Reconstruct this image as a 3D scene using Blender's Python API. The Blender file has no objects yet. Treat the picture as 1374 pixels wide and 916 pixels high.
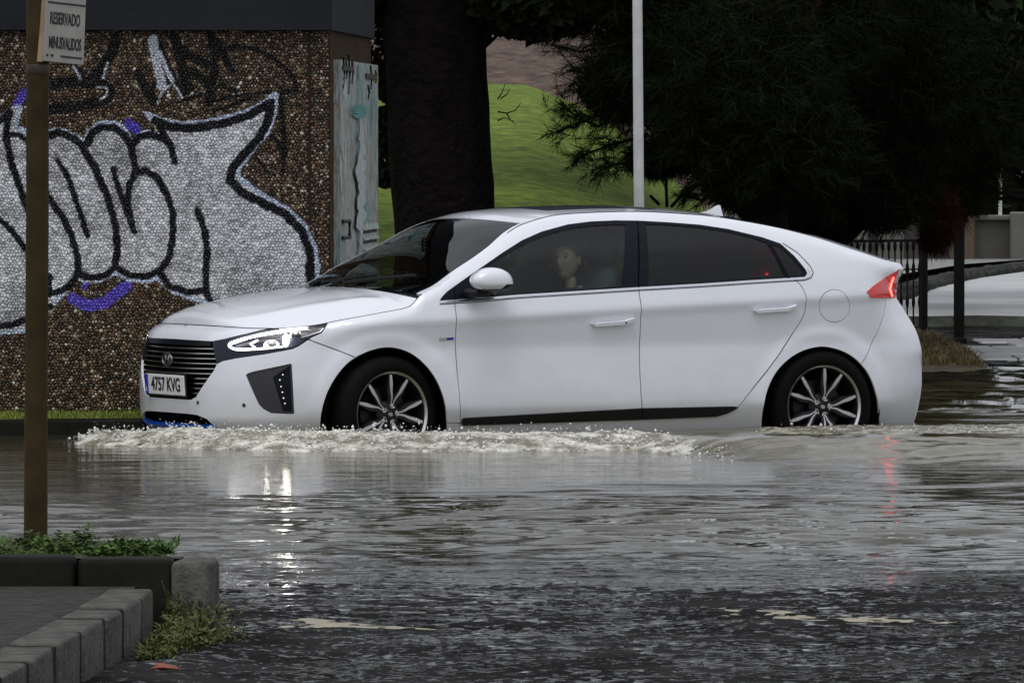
import bpy, math, random
import numpy as np
from mathutils.geometry import delaunay_2d_cdt
from mathutils import Vector

rnd = random.Random(7)
rng = np.random.default_rng(7)
SC = bpy.context.scene
COL = SC.collection

# ---------------------------------------------------------------- camera
F_PX, HORIZON, CXP, CYP, CAM_H = 10250.0, 200.0, 687.0, 458.0, 1.59
PITCH = math.atan((CYP - HORIZON) / F_PX)
cam_data = bpy.data.cameras.new('camera')
cam = bpy.data.objects.new('camera', cam_data)
COL.objects.link(cam)
cam.location = (0, 0, CAM_H)
cam.rotation_euler = (math.pi / 2 - PITCH, 0, 0)
cam_data.sensor_width = 36.0
cam_data.lens = F_PX / 1374.0 * 36.0
cam_data.clip_start = 0.5
cam_data.clip_end = 3000
SC.camera = cam
# ---------------------------------------------------------------- sky, sun, exposure
SUN_EL, SUN_ROT = math.radians(70), math.radians(200)
world = bpy.data.worlds.new('World')
SC.world = world
world.use_nodes = True
wn = world.node_tree
wn.nodes.clear()
w_out = wn.nodes.new('ShaderNodeOutputWorld')
w_bg = wn.nodes.new('ShaderNodeBackground')
w_sky = wn.nodes.new('ShaderNodeTexSky')
w_sky.sky_type = 'NISHITA'
w_sky.sun_disc = False
w_sky.sun_elevation = SUN_EL
w_sky.sun_rotation = SUN_ROT
w_sky.air_density = 1.0
w_sky.dust_density = 3.0
w_hsv = wn.nodes.new('ShaderNodeHueSaturation')      # overcast: the blue is veiled by cloud
w_hsv.inputs['Saturation'].default_value = 0.22
w_tc = wn.nodes.new('ShaderNodeTexCoord')
w_noise = wn.nodes.new('ShaderNodeTexNoise')          # soft cloud texture over the whole dome
w_noise.inputs['Scale'].default_value = 2.2
w_noise.inputs['Detail'].default_value = 5
w_map = wn.nodes.new('ShaderNodeMapping')
w_map.inputs['Scale'].default_value = (1, 1, 3)
w_ramp = wn.nodes.new('ShaderNodeMapRange')
w_ramp.inputs['From Min'].default_value = 0.3
w_ramp.inputs['From Max'].default_value = 0.7
w_ramp.inputs['To Min'].default_value = 0.8
w_ramp.inputs['To Max'].default_value = 1.2
w_mul = wn.nodes.new('ShaderNodeVectorMath'); w_mul.operation = 'SCALE'
wn.links.new(w_tc.outputs['Generated'], w_map.inputs['Vector'])
wn.links.new(w_map.outputs['Vector'], w_noise.inputs['Vector'])
wn.links.new(w_noise.outputs['Fac'], w_ramp.inputs['Value'])
wn.links.new(w_sky.outputs['Color'], w_hsv.inputs['Color'])
w_mix = wn.nodes.new('ShaderNodeMix'); w_mix.data_type = 'RGBA'
w_mix.inputs[0].default_value = 0.45
w_mix.inputs[7].default_value = (4.6, 4.85, 5.3, 1)     # even cloud deck
wn.links.new(w_hsv.outputs['Color'], w_mix.inputs[6])
w_sep = wn.nodes.new('ShaderNodeSeparateXYZ')        # overcast dome: brighter towards the zenith
w_grad = wn.nodes.new('ShaderNodeMapRange')
w_grad.inputs['From Min'].default_value = 0.0; w_grad.inputs['From Max'].default_value = 1.0
w_grad.inputs['To Min'].default_value = 0.86; w_grad.inputs['To Max'].default_value = 1.50
wn.links.new(w_tc.outputs['Generated'], w_sep.inputs[0]); wn.links.new(w_sep.outputs['Z'], w_grad.inputs['Value'])
w_mul2 = wn.nodes.new('ShaderNodeVectorMath'); w_mul2.operation = 'SCALE'
wn.links.new(w_mix.outputs[2], w_mul2.inputs[0]); wn.links.new(w_grad.outputs['Result'], w_mul2.inputs['Scale'])
wn.links.new(w_mul2.outputs['Vector'], w_mul.inputs[0])
wn.links.new(w_ramp.outputs['Result'], w_mul.inputs['Scale'])
wn.links.new(w_mul.outputs['Vector'], w_bg.inputs['Color'])
w_bg.inputs['Strength'].default_value = 0.142
wn.links.new(w_bg.outputs['Background'], w_out.inputs['Surface'])

sun_data = bpy.data.lights.new('sun', 'SUN')
sun = bpy.data.objects.new('sun', sun_data)
COL.objects.link(sun)
sun_data.energy = 0.5
sun_data.angle = math.radians(30)
sun_data.color = (1.0, 0.97, 0.93)
sun.rotation_euler = (math.pi / 2 - SUN_EL, 0, math.radians(-20))
SC.view_settings.view_transform = 'Standard'
SC.view_settings.look = 'None'
SC.view_settings.exposure = 0.0
SC.view_settings.gamma = 1.0
SC.render.engine = 'CYCLES'
SC.cycles.max_bounces = 8
SC.cycles.transparent_max_bounces = 12
SC.cycles.caustics_reflective = False
SC.cycles.caustics_refractive = False

# ---------------------------------------------------------------- helpers
def ray(px, py):
    v = ((px - CXP) / F_PX, 1.0, -(py - CYP) / F_PX)
    c, s = math.cos(PITCH), math.sin(PITCH)
    return np.array([v[0], v[1] * c + v[2] * s, -v[1] * s + v[2] * c])

def at_z(px, py, z):
    r = ray(px, py); t = (z - CAM_H) / r[2]
    return np.array([0, 0, CAM_H]) + r * t

def at_y(px, py, Y):
    r = ray(px, py)
    return np.array([0, 0, CAM_H]) + r * (Y / r[1])

def proj_np(P):
    P = np.asarray(P, float)
    x, y, z = P[..., 0], P[..., 1], P[..., 2] - CAM_H
    c, s = math.cos(PITCH), math.sin(PITCH)
    d = y * c - z * s; u = y * s + z * c
    return np.stack([CXP + F_PX * x / d, CYP - F_PX * u / d], -1)

def pchip(xk, yk):
    xk = np.asarray(xk, float); yk = np.asarray(yk, float)
    h = np.diff(xk); d = np.diff(yk) / h
    m = np.zeros_like(yk)
    m[0], m[-1] = d[0], d[-1]
    for i in range(1, len(xk) - 1):
        if d[i - 1] * d[i] > 0:
            w1, w2 = 2 * h[i] + h[i - 1], h[i] + 2 * h[i - 1]
            m[i] = (w1 + w2) / (w1 / d[i - 1] + w2 / d[i])
    def f(x):
        x = np.clip(x, xk[0], xk[-1])
        i = np.clip(np.searchsorted(xk, x, side='right') - 1, 0, len(xk) - 2)
        t = (x - xk[i]) / h[i]
        return ((2 * t**3 - 3 * t**2 + 1) * yk[i] + (t**3 - 2 * t**2 + t) * h[i] * m[i]
                + (-2 * t**3 + 3 * t**2) * yk[i + 1] + (t**3 - t**2) * h[i] * m[i + 1])
    return f

def sstep(a, b, x):
    t = np.clip((np.asarray(x, float) - a) / (b - a), 0, 1)
    return t * t * (3 - 2 * t)

def _hash(ix, iy, seed):
    n = (ix * 374761393 + iy * 668265263 + seed * 974711) & 0x7fffffff
    n = ((n ^ (n >> 13)) * 1274126177) & 0x7fffffff
    return ((n ^ (n >> 16)) & 0xffff) / 65535.0

def vnoise(x, y, seed=0):
    x = np.asarray(x, float); y = np.asarray(y, float)
    ix = np.floor(x).astype(np.int64); iy = np.floor(y).astype(np.int64)
    fx = x - ix; fy = y - iy
    fx = fx * fx * (3 - 2 * fx); fy = fy * fy * (3 - 2 * fy)
    a = _hash(ix, iy, seed); b = _hash(ix + 1, iy, seed); c = _hash(ix, iy + 1, seed); d = _hash(ix + 1, iy + 1, seed)
    return (a * (1 - fx) + b * fx) * (1 - fy) + (c * (1 - fx) + d * fx) * fy

def fbm(x, y, oct=4, seed=0, gain=0.5):
    s, a, t = 0, 1, 0
    for k in range(oct):
        s = s + a * vnoise(x * 2**k, y * 2**k, seed + k * 17); t += a; a *= gain
    return s / t

def pip(P, poly):
    P = np.asarray(P, float); poly = np.asarray(poly, float)
    x, y = P[:, 0], P[:, 1]
    ins = np.zeros(len(P), bool)
    j = len(poly) - 1
    for i in range(len(poly)):
        xi, yi = poly[i]; xj, yj = poly[j]
        if yi != yj:
            c = ((yi > y) != (yj > y)) & (x < (xj - xi) * (y - yi) / (yj - yi) + xi)
            ins ^= c
        j = i
    return ins

def dist_line(P, line):
    P = np.asarray(P, float); line = np.asarray(line, float)
    best = np.full(len(P), 1e9)
    for a, b in zip(line[:-1], line[1:]):
        ab = b - a; L = (ab**2).sum() + 1e-12
        t = np.clip(((P - a) @ ab) / L, 0, 1)
        best = np.minimum(best, np.hypot(*(P - (a + t[:, None] * ab)).T))
    return best

def resample(line, step, closed=False):
    line = np.asarray(line, float)
    if closed: line = np.vstack([line, line[:1]])
    out = []
    for a, b in zip(line[:-1], line[1:]):
        n = max(1, int(math.ceil(np.hypot(*(b - a)) / step)))
        for k in range(n): out.append(a + (b - a) * k / n)
    if not closed: out.append(line[-1])
    return np.array(out)

def rounded(line, it=2, closed=False):
    line = np.asarray(line, float)
    for _ in range(it):
        out = [] if closed else [line[0]]
        n = len(line)
        for i in range(n if closed else n - 1):
            a, b = line[i], line[(i + 1) % n]
            out += [a * .75 + b * .25, a * .25 + b * .75]
        if not closed: out.append(line[-1])
        line = np.array(out)
    return line

def tag(o, label=None, cat=None, group=None, kind=None):
    if label: o['label'] = label
    if cat: o['category'] = cat
    if group: o['group'] = group
    if kind: o['kind'] = kind
    return o

def mesh_data(name, V, Fs, mat=None, smooth=True, mats=None, midx=None):
    me = bpy.data.meshes.new(name)
    V = np.asarray(V, np.float32)
    if isinstance(Fs, np.ndarray):
        n, k = Fs.shape
        me.vertices.add(len(V)); me.vertices.foreach_set('co', V.ravel())
        me.loops.add(n * k); me.loops.foreach_set('vertex_index', Fs.astype(np.int32).ravel())
        me.polygons.add(n)
        me.polygons.foreach_set('loop_start', (np.arange(n) * k).astype(np.int32))
        me.update(calc_edges=True)
    else:
        me.from_pydata([tuple(map(float, v)) for v in V], [], [tuple(map(int, f)) for f in Fs])
    me.polygons.foreach_set('use_smooth', [bool(smooth)] * len(me.polygons))
    for m in (mats or ([mat] if mat else [])): me.materials.append(m)
    if midx is not None: me.polygons.foreach_set('material_index', np.asarray(midx, np.int32))
    me.update()
    return me

def mk(name, V, Fs, mat=None, parent=None, smooth=True, **kw):
    o = bpy.data.objects.new(name, mesh_data(name, V, Fs, mat, smooth, **kw))
    COL.objects.link(o)
    if parent: o.parent = parent
    return o

def empty(name, loc, rz=0.0, **kw):
    o = bpy.data.objects.new(name, None); COL.objects.link(o)
    o.empty_display_size = 0.2
    o.location = tuple(map(float, loc)); o.rotation_euler = (0, 0, rz)
    return tag(o, **kw)

class MB:
    def __init__(s): s.v = []; s.f = []
    def add(s, V, Fs):
        b = len(s.v); s.v += [tuple(map(float, p)) for p in V]; s.f += [tuple(int(i) + b for i in f) for f in Fs]
        return s
    def box(s, c, d, rz=0.0, bev=0.0):
        cx, cy, cz = c; x, y, z = d[0] / 2, d[1] / 2, d[2] / 2
        cr, sr = math.cos(rz), math.sin(rz)
        if bev <= 0:
            pts = [(i * x, j * y, k * z) for k in (-1, 1) for j in (-1, 1) for i in (-1, 1)]
            fs = [(0, 2, 3, 1), (4, 5, 7, 6), (0, 1, 5, 4), (2, 6, 7, 3), (0, 4, 6, 2), (1, 3, 7, 5)]
        else:
            b = min(bev, x * .9, y * .9, z * .9); pts = []
            for zz, r in ((-z, b), (-z + b, 0), (z - b, 0), (z, b)):
                for px, py in ((-x + b, -y), (x - b, -y), (x, -y + b), (x, y - b), (x - b, y), (-x + b, y), (-x, y - b), (-x, -y + b)):
                    pts.append((max(-x + r, min(x - r, px)), max(-y + r, min(y - r, py)), zz))
            fs = [tuple(range(7, -1, -1)), tuple(range(24, 32))]
            for L in range(3):
                for i in range(8):
                    a, b2 = L * 8 + i, L * 8 + (i + 1) % 8
                    fs.append((a, b2, b2 + 8, a + 8))
        return s.add([(cx + p[0] * cr - p[1] * sr, cy + p[0] * sr + p[1] * cr, cz + p[2]) for p in pts], fs)
    def tube(s, path, rad, n=10, caps=True, flat=1.0):
        path = [np.array(p, float) for p in path]
        rad = rad if hasattr(rad, '__len__') else [rad] * len(path)
        V = []; ref = None
        for i, p in enumerate(path):
            t = path[min(i + 1, len(path) - 1)] - path[max(i - 1, 0)]
            t = t / (np.linalg.norm(t) + 1e-9)
            if ref is None:
                ref = np.array([0, 0, 1.]) if abs(t[2]) < .9 else np.array([1., 0, 0])
            u = np.cross(ref, t); u /= np.linalg.norm(u) + 1e-9
            w = np.cross(t, u); ref = w
            for k in range(n):
                a = 2 * math.pi * k / n
                V.append(p + rad[i] * (math.cos(a) * u + math.sin(a) * w * flat))
        Fs = []
        for i in range(len(path) - 1):
            for k in range(n):
                a, b = i * n + k, i * n + (k + 1) % n
                Fs.append((a, b, b + n, a + n))
        if caps:
            Fs.append(tuple(range(n - 1, -1, -1))); Fs.append(tuple(range((len(path) - 1) * n, len(path) * n)))
        return s.add(V, Fs)
    def lathe(s, prof, n=48, axis='y', c=(0, 0, 0), close=False):
        V = []; Fs = []
        for r, h in prof:
            for k in range(n):
                a = 2 * math.pi * k / n
                if axis == 'y': V.append((c[0] + r * math.cos(a), c[1] + h, c[2] + r * math.sin(a)))
                else: V.append((c[0] + r * math.cos(a), c[1] + r * math.sin(a), c[2] + h))
        m = len(prof)
        for i in range(m - 1 + (1 if close else 0)):
            for k in range(n):
                a, b = i * n + k, i * n + (k + 1) % n
                c2, d = ((i + 1) % m) * n + (k + 1) % n, ((i + 1) % m) * n + k
                Fs.append((a, b, c2, d) if axis == 'z' else (d, c2, b, a))
        return s.add(V, Fs)
    def ball(s, c, r, nu=16, nv=10):
        r = r if hasattr(r, '__len__') else (r, r, r)
        V = []; Fs = []
        for j in range(nv + 1):
            t = math.pi * j / nv
            for i in range(nu):
                a = 2 * math.pi * i / nu
                V.append((c[0] + r[0] * math.sin(t) * math.cos(a), c[1] + r[1] * math.sin(t) * math.sin(a), c[2] + r[2] * math.cos(t)))
        for j in range(nv):
            for i in range(nu):
                a, b = j * nu + i, j * nu + (i + 1) % nu
                Fs.append((a, a + nu, b + nu, b))
        return s.add(V, Fs)
    def prism(s, poly, fn0, fn1):
        """poly 2-D outline; fn0/fn1 map (u,v) to 3-D front and back"""
        n = len(poly)
        V = [fn0(*p) for p in poly] + [fn1(*p) for p in poly]
        return s.add(V, [tuple(range(n)), tuple(range(2 * n - 1, n - 1, -1))] + [(i, i + n, (i + 1) % n + n, (i + 1) % n) for i in range(n)])
    def build(s, name, mat, parent=None, smooth=False, angle=None, loc=None):
        o = mk(name, s.v, s.f, mat, parent, smooth)
        if angle is not None and smooth:
            try: o.data.set_sharp_from_angle(angle=math.radians(angle))
            except Exception: pass
        if loc is not None: o.location = tuple(map(float, loc))
        return o

def pmat(name, col, rough=.5, metal=0.0, spec=.5, coat=0.0, emit=None, estr=0.0, bump=None, var=None, alpha=None, coat_rough=.05):
    """principled material; bump=(scale,strength,distance), var=(scale,amount) mottles the base colour"""
    m = bpy.data.materials.new(name); m.use_nodes = True
    nt = m.node_tree; b = nt.nodes['Principled BSDF']
    b.inputs['Base Color'].default_value = (*col, 1)
    b.inputs['Roughness'].default_value = rough
    b.inputs['Metallic'].default_value = metal
    b.inputs['Specular IOR Level'].default_value = spec
    b.inputs['Coat Weight'].default_value = coat
    b.inputs['Coat Roughness'].default_value = coat_rough
    if emit: b.inputs['Emission Color'].default_value = (*emit, 1); b.inputs['Emission Strength'].default_value = estr
    tc = nt.nodes.new('ShaderNodeTexCoord')
    if var:
        n = nt.nodes.new('ShaderNodeTexNoise'); n.inputs['Scale'].default_value = var[0]; n.inputs['Detail'].default_value = 6; n.inputs['Roughness'].default_value = .65
        nt.links.new(tc.outputs['Object'], n.inputs['Vector'])
        mr = nt.nodes.new('ShaderNodeMapRange'); mr.inputs['From Min'].default_value = .3; mr.inputs['From Max'].default_value = .7
        mr.inputs['To Min'].default_value = 1 - var[1]; mr.inputs['To Max'].default_value = 1 + var[1]
        vm = nt.nodes.new('ShaderNodeVectorMath'); vm.operation = 'SCALE'; vm.inputs[0].default_value = col
        nt.links.new(n.outputs['Fac'], mr.inputs['Value']); nt.links.new(mr.outputs['Result'], vm.inputs['Scale'])
        nt.links.new(vm.outputs['Vector'], b.inputs['Base Color'])
    if bump:
        n = nt.nodes.new('ShaderNodeTexNoise'); n.inputs['Scale'].default_value = bump[0]; n.inputs['Detail'].default_value = 5
        nt.links.new(tc.outputs['Object'], n.inputs['Vector'])
        bp = nt.nodes.new('ShaderNodeBump'); bp.inputs['Strength'].default_value = bump[1]; bp.inputs['Distance'].default_value = bump[2]
        nt.links.new(n.outputs['Fac'], bp.inputs['Height']); nt.links.new(bp.outputs['Normal'], b.inputs['Normal'])
    return m

def glass_mat(name, tint, trans, rough=0.0):
    """thin pane: tinted see-through with a fresnel mirror on top"""
    m = bpy.data.materials.new(name); m.use_nodes = True
    nt = m.node_tree; nt.nodes.clear()
    out = nt.nodes.new('ShaderNodeOutputMaterial')
    tr = nt.nodes.new('ShaderNodeBsdfTransparent'); tr.inputs['Color'].default_value = (*[c * trans for c in tint], 1)
    gl = nt.nodes.new('ShaderNodeBsdfGlossy'); gl.inputs['Roughness'].default_value = rough
    fr = nt.nodes.new('ShaderNodeFresnel'); fr.inputs['IOR'].default_value = 1.47
    mx = nt.nodes.new('ShaderNodeMixShader')
    nt.links.new(fr.outputs['Fac'], mx.inputs['Fac']); nt.links.new(tr.outputs[0], mx.inputs[1]); nt.links.new(gl.outputs[0], mx.inputs[2])
    nt.links.new(mx.outputs[0], out.inputs['Surface'])
    return m

def vcol(o, cols, name='paint'):
    a = o.data.color_attributes.new(name, 'FLOAT_COLOR', 'POINT')
    c = np.ones((len(o.data.vertices), 4), np.float32); c[:, :3] = cols
    a.data.foreach_set('color', c.ravel())

def attr_mat(name, attr='paint', rough=.6, spec=.4, bump=None, var=None):
    m = pmat(name, (.5, .5, .5), rough, spec=spec, bump=bump)
    nt = m.node_tree; b = nt.nodes['Principled BSDF']
    a = nt.nodes.new('ShaderNodeVertexColor'); a.layer_name = attr
    nt.links.new(a.outputs['Color'], b.inputs['Base Color'])
    return m

M = dict(
    paint=pmat('white_car_paint', (.76, .78, .84), .28, spec=.5, coat=1.0, var=(3, .015), bump=(9, .03, .002)),
    plastic=pmat('black_plastic', (.010, .010, .011), .5, spec=.25, bump=(300, .1, .001)),
    gloss=pmat('gloss_black', (.006, .007, .012), .25, spec=.12),
    bezel=pmat('lamp_bezel_blue_black', (.010, .012, .024), .22, spec=.3),
    vent=pmat('dark_grey_trim', (.035, .035, .038), .4, spec=.3),
    shell=pmat('inner_shell_black', (.004, .004, .004), .9, spec=.05),
    chrome=pmat('satin_chrome', (.75, .76, .78), .18, metal=1),
    slat=pmat('grille_slat_metal', (.62, .60, .58), .25, metal=1),
    emblem=pmat('emblem_metal', (.28, .28, .29), .3, metal=1),
    blue=pmat('blue_trim', (.01, .09, .45), .3, coat=.5),
    tyre=pmat('tyre_rubber', (.005, .005, .005), .7, spec=.06, bump=(120, .3, .002)),
    rimdark=pmat('rim_black_paint', (.010, .010, .011), .35, spec=.3),
    rim=pmat('machined_alloy', (.62, .62, .63), .28, metal=1),
    disc=pmat('brake_disc_steel', (.04, .04, .04), .5, metal=1),
    red=pmat('red_lamp_lens', (.55, .012, .015), .15, coat=1, emit=(1, .02, .02), estr=.08),
    redlit=pmat('red_lamp_lit', (.6, .02, .02), .2, emit=(1, .04, .03), estr=12.0),
    clear=pmat('clear_lamp_lens', (.55, .5, .5), .15, coat=1),
    led=pmat('daylight_led', (.9, .9, .9), .3, emit=(1.0, .98, .94), estr=9.0),
    led2=pmat('led_dot', (.9, .9, .9), .3, emit=(.9, .95, 1.0), estr=.5),
    beam=pmat('dipped_beam', (.9, .9, .9), .3, emit=(1.0, .93, .8), estr=60.0),
    reflector=pmat('lamp_reflector', (.7, .7, .72), .12, metal=1),
    seat=pmat('seat_fabric', (.05, .055, .058), .85),
    cabin=pmat('cabin_plastic', (.06, .07, .07), .7),
    headliner=pmat('headliner', (.4, .4, .4), .9),
    glass=glass_mat('side_glass', (.80, .97, .94), 1.0),
    dglass=glass_mat('privacy_glass', (.5, .5, .55), .12),
    wglass=glass_mat('windscreen_glass', (.75, .85, .82), .14),
    cover=glass_mat('lamp_cover_glass', (1, 1, 1), .97),
    plate=pmat('plate_white', (.75, .75, .73), .35),
    plateblue=pmat('plate_blue', (.01, .04, .4), .35),
    ink=pmat('plate_ink', (.01, .01, .012), .4),
    badgeblue=pmat('badge_blue', (.03, .03, .3), .3),
)

# road film on the lower bodywork: brownish spray dirt with a ragged upper edge, plus water beading
def _dirty_paint():
    m = M['paint']; nt = m.node_tree; b = nt.nodes['Principled BSDF']
    tc = nt.nodes.new('ShaderNodeTexCoord'); sx_ = nt.nodes.new('ShaderNodeSeparateXYZ'); nt.links.new(tc.outputs['Object'], sx_.inputs[0])
    n = nt.nodes.new('ShaderNodeTexNoise'); n.inputs['Scale'].default_value = 7; n.inputs['Detail'].default_value = 8; nt.links.new(tc.outputs['Object'], n.inputs['Vector'])
    a = nt.nodes.new('ShaderNodeMath'); a.operation = 'MULTIPLY_ADD'; a.inputs[1].default_value = .35; nt.links.new(n.outputs['Fac'], a.inputs[0]); nt.links.new(sx_.outputs['Z'], a.inputs[2])
    r = nt.nodes.new('ShaderNodeMapRange'); r.inputs['From Min'].default_value = .78; r.inputs['From Max'].default_value = .38; r.inputs['To Max'].default_value = .34
    nt.links.new(a.outputs[0], r.inputs['Value'])
    mx = nt.nodes.new('ShaderNodeMix'); mx.data_type = 'RGBA'; mx.inputs[7].default_value = (.36, .34, .30, 1)
    src = b.inputs['Base Color'].links[0].from_socket; nt.links.new(src, mx.inputs[6]); nt.links.new(r.outputs['Result'], mx.inputs[0]); nt.links.new(mx.outputs[2], b.inputs['Base Color'])
    v = nt.nodes.new('ShaderNodeTexVoronoi'); v.inputs['Scale'].default_value = 70; nt.links.new(tc.outputs['Object'], v.inputs['Vector'])
    vr = nt.nodes.new('ShaderNodeMapRange'); vr.inputs['From Min'].default_value = .22; vr.inputs['From Max'].default_value = .0; nt.links.new(v.outputs['Distance'], vr.inputs['Value'])
    bp = nt.nodes.new('ShaderNodeBump'); bp.inputs['Strength'].default_value = .25; bp.inputs['Distance'].default_value = .0015
    old = b.inputs['Normal'].links[0].from_socket; nt.links.new(old, bp.inputs['Normal']); nt.links.new(vr.outputs['Result'], bp.inputs['Height'])
    nt.links.new(bp.outputs['Normal'], b.inputs['Coat Normal'])
_dirty_paint()
# ================================================================ CAR
TH = math.radians(26.74)
CO, SO = math.cos(TH), math.sin(TH)
_h = at_z(517.6, 555.5, 0.149)
HUBL = np.array([.88, -.845, .317])
CAR_O = _h - np.array([CO * HUBL[0] - SO * HUBL[1], SO * HUBL[0] + CO * HUBL[1], HUBL[2]])
def to_world(P):
    P = np.asarray(P, float)
    return np.stack([CAR_O[0] + CO * P[..., 0] - SO * P[..., 1], CAR_O[1] + SO * P[..., 0] + CO * P[..., 1], CAR_O[2] + P[..., 2]], -1)
def to_local(W):
    d = np.asarray(W, float) - CAR_O
    return np.stack([CO * d[..., 0] + SO * d[..., 1], -SO * d[..., 0] + CO * d[..., 1], d[..., 2]], -1)

# plan outline of half a car from nose centre round the flank to tail centre
_pl = [(-.045, 0), (-.04, .2), (-.012, .4), (.05, .58), (.165, .715), (.34, .81), (.6, .872), (.9, .897), (1.4, .908), (2.2, .91), (3.0, .91),
       (3.6, .902), (3.92, .878), (4.15, .825), (4.29, .74), (4.37, .58), (4.405, .35), (4.415, 0)]
_pl = np.array(_pl)
_k = np.concatenate([[0], np.cumsum(np.hypot(*np.diff(_pl, axis=0).T))])
_t = np.linspace(0, _k[-1], 1200)
_ext = np.vstack([_pl[1] * [1, -1], _pl, _pl[-2] * [1, -1]])
_ke = np.concatenate([[-_k[1]], _k, [_k[-1] + (_k[-1] - _k[-2])]])
def _cr(t):                                   # Catmull-Rom with chord parameters
    out = np.zeros((len(t), 2))
    m = np.zeros_like(_ext)
    for i in range(1, len(_ext) - 1):
        m[i] = (_ext[i + 1] - _ext[i - 1]) / (_ke[i + 1] - _ke[i - 1])
    idx = np.clip(np.searchsorted(_k, t, side='right') - 1, 0, len(_k) - 2)
    h = _k[idx + 1] - _k[idx]; u = (t - _k[idx]) / h
    a, b = _ext[idx + 1], _ext[idx + 2]; ma, mb = m[idx + 1], m[idx + 2]
    u, h = u[:, None], h[:, None]
    return (2*u**3 - 3*u**2 + 1)*a + (u**3 - 2*u**2 + u)*h*ma + (-2*u**3 + 3*u**2)*b + (u**3 - u**2)*h*mb
_C = _cr(_t)
_al = np.concatenate([[0], np.cumsum(np.hypot(*np.diff(_C, axis=0).T))])
S_END = _al[-1]
_sg = np.linspace(0, S_END, 1600)
_Cs = np.stack([np.interp(_sg, _al, _C[:, 0]), np.interp(_sg, _al, _C[:, 1])], 1)
_T = np.gradient(_Cs, axis=0); _T /= np.linalg.norm(_T, axis=1)[:, None]
for _ in range(40): _T[1:-1] = (_T[:-2] + 2 * _T[1:-1] + _T[2:]) / 4
_N = np.stack([-_T[:, 1], _T[:, 0]], 1)       # outward normal of the plan outline
_T[0] = (0, 1); _N[0] = (-1, 0); _N[-1] = (1, 0)
def _ci(s, arr): return np.interp(s, _sg, arr)
def s_of_x(x):                                # s on the flank from plan x
    i = (_Cs[:, 1] > .5)
    return np.interp(x, _Cs[i, 0], _sg[i])

crease_z = pchip([.5, 1.3, 2.4, 3.85, 4.4], [.80, .825, .875, .935, .96])
belt_z = pchip([0, 1.25, 2.4, 3.5, 4.4], [.90, .935, .985, 1.03, 1.06])
_zt = np.linspace(.05, 1.6, 400)
_xt = np.linspace(-.1, 4.5, 60)
_tab = np.zeros((60, 400))
for i, x in enumerate(_xt):
    zc, zb = float(crease_z(x)), float(belt_z(x))
    zk = [.05, .12, .20, .28, .34, .42, .55, .68, zc - .03, zc, zb, zb + .1, zb + .2, zb + .3, zb + .42, zb + .6]
    Ik = [.16, .10, .055, .022, .002, .006, .018, .029, .012, 0, .034, .075, .13, .195, .29, .45]
    v = np.interp(_zt, zk, Ik)
    kern = np.exp(-.5 * (np.arange(-8, 9) / 2.6)**2); kern /= kern.sum()
    _tab[i] = np.convolve(np.pad(v, 8, mode='edge'), kern, mode='valid')
def I_side(x, z):
    fx = np.clip((x - _xt[0]) / (_xt[1] - _xt[0]), 0, 58.999); fz = np.clip((z - _zt[0]) / (_zt[1] - _zt[0]), 0, 398.999)
    ix = fx.astype(int); iz = fz.astype(int); fx = fx - ix; fz = fz - iz
    return (_tab[ix, iz]*(1-fx)*(1-fz) + _tab[ix+1, iz]*fx*(1-fz) + _tab[ix, iz+1]*(1-fx)*fz + _tab[ix+1, iz+1]*fx*fz)
I_front = pchip([.05, .17, .24, .30, .45, .6, .70, .76, .82, .95], [.14, .09, .03, .005, .0, .012, .035, .065, .13, .35])
I_rear = pchip([.05, .2, .3, .45, .6, .7, .85, .94, 1.02, 1.08, 1.14], [.12, .05, .02, .0, .0, .02, .10, .15, .14, .10, .09])
# height of the upper edge of the flank sheet (hood seam, windscreen pillar, roof rail, spoiler), by plan x
_tz = pchip([-.05, .02, .12, .25, .45, .62, .85, 1.02, 1.10, 1.2, 1.35, 1.5, 1.6, 1.72, 1.84, 2.1, 2.5, 2.9, 3.3, 3.6, 3.9, 4.1, 4.25, 4.42],
            [.795, .79, .785, .785, .80, .83, .868, .90, .965, 1.005, 1.09, 1.165, 1.22, 1.295, 1.345, 1.395, 1.408, 1.39, 1.335, 1.268, 1.18, 1.13, 1.115, 1.11])
def z_top(s): return _tz(_ci(s, _Cs[:, 0]))
_rc = pchip([-.1, .4, .8, 1.1, 1.4, 1.9, 3.0, 3.8, 4.2, 4.5], [.03, .04, .05, .03, .012, .03, .035, .05, .05, .02])
def P_side(s, z):
    s = np.asarray(s, float); z = np.asarray(z, float)
    cx, cy = _ci(s, _Cs[:, 0]), _ci(s, _Cs[:, 1])
    nx, ny = _ci(s, _N[:, 0]), _ci(s, _N[:, 1])
    wf = 1 - sstep(.05, .85, cx); wr = sstep(3.85, 4.33, cx)
    I = I_side(cx, z) * (1 - wf) * (1 - wr) + I_front(z) * wf + I_rear(z) * wr
    for hx in (.88, 3.58):                    # swelling round the wheel arches
        r = np.hypot(cx - hx, z - .317)
        I = I - .012 * (1 - sstep(.40, .47, r)) * (z > .2)
    rc = _rc(cx)
    q = np.clip(1 - (z_top(s) - z) / (rc * 1.3), 0, .95)
    I = I + rc * (1 - np.sqrt(1 - q * q))
    return np.stack([cx - nx * I, -(cy - ny * I), z], -1)

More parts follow.
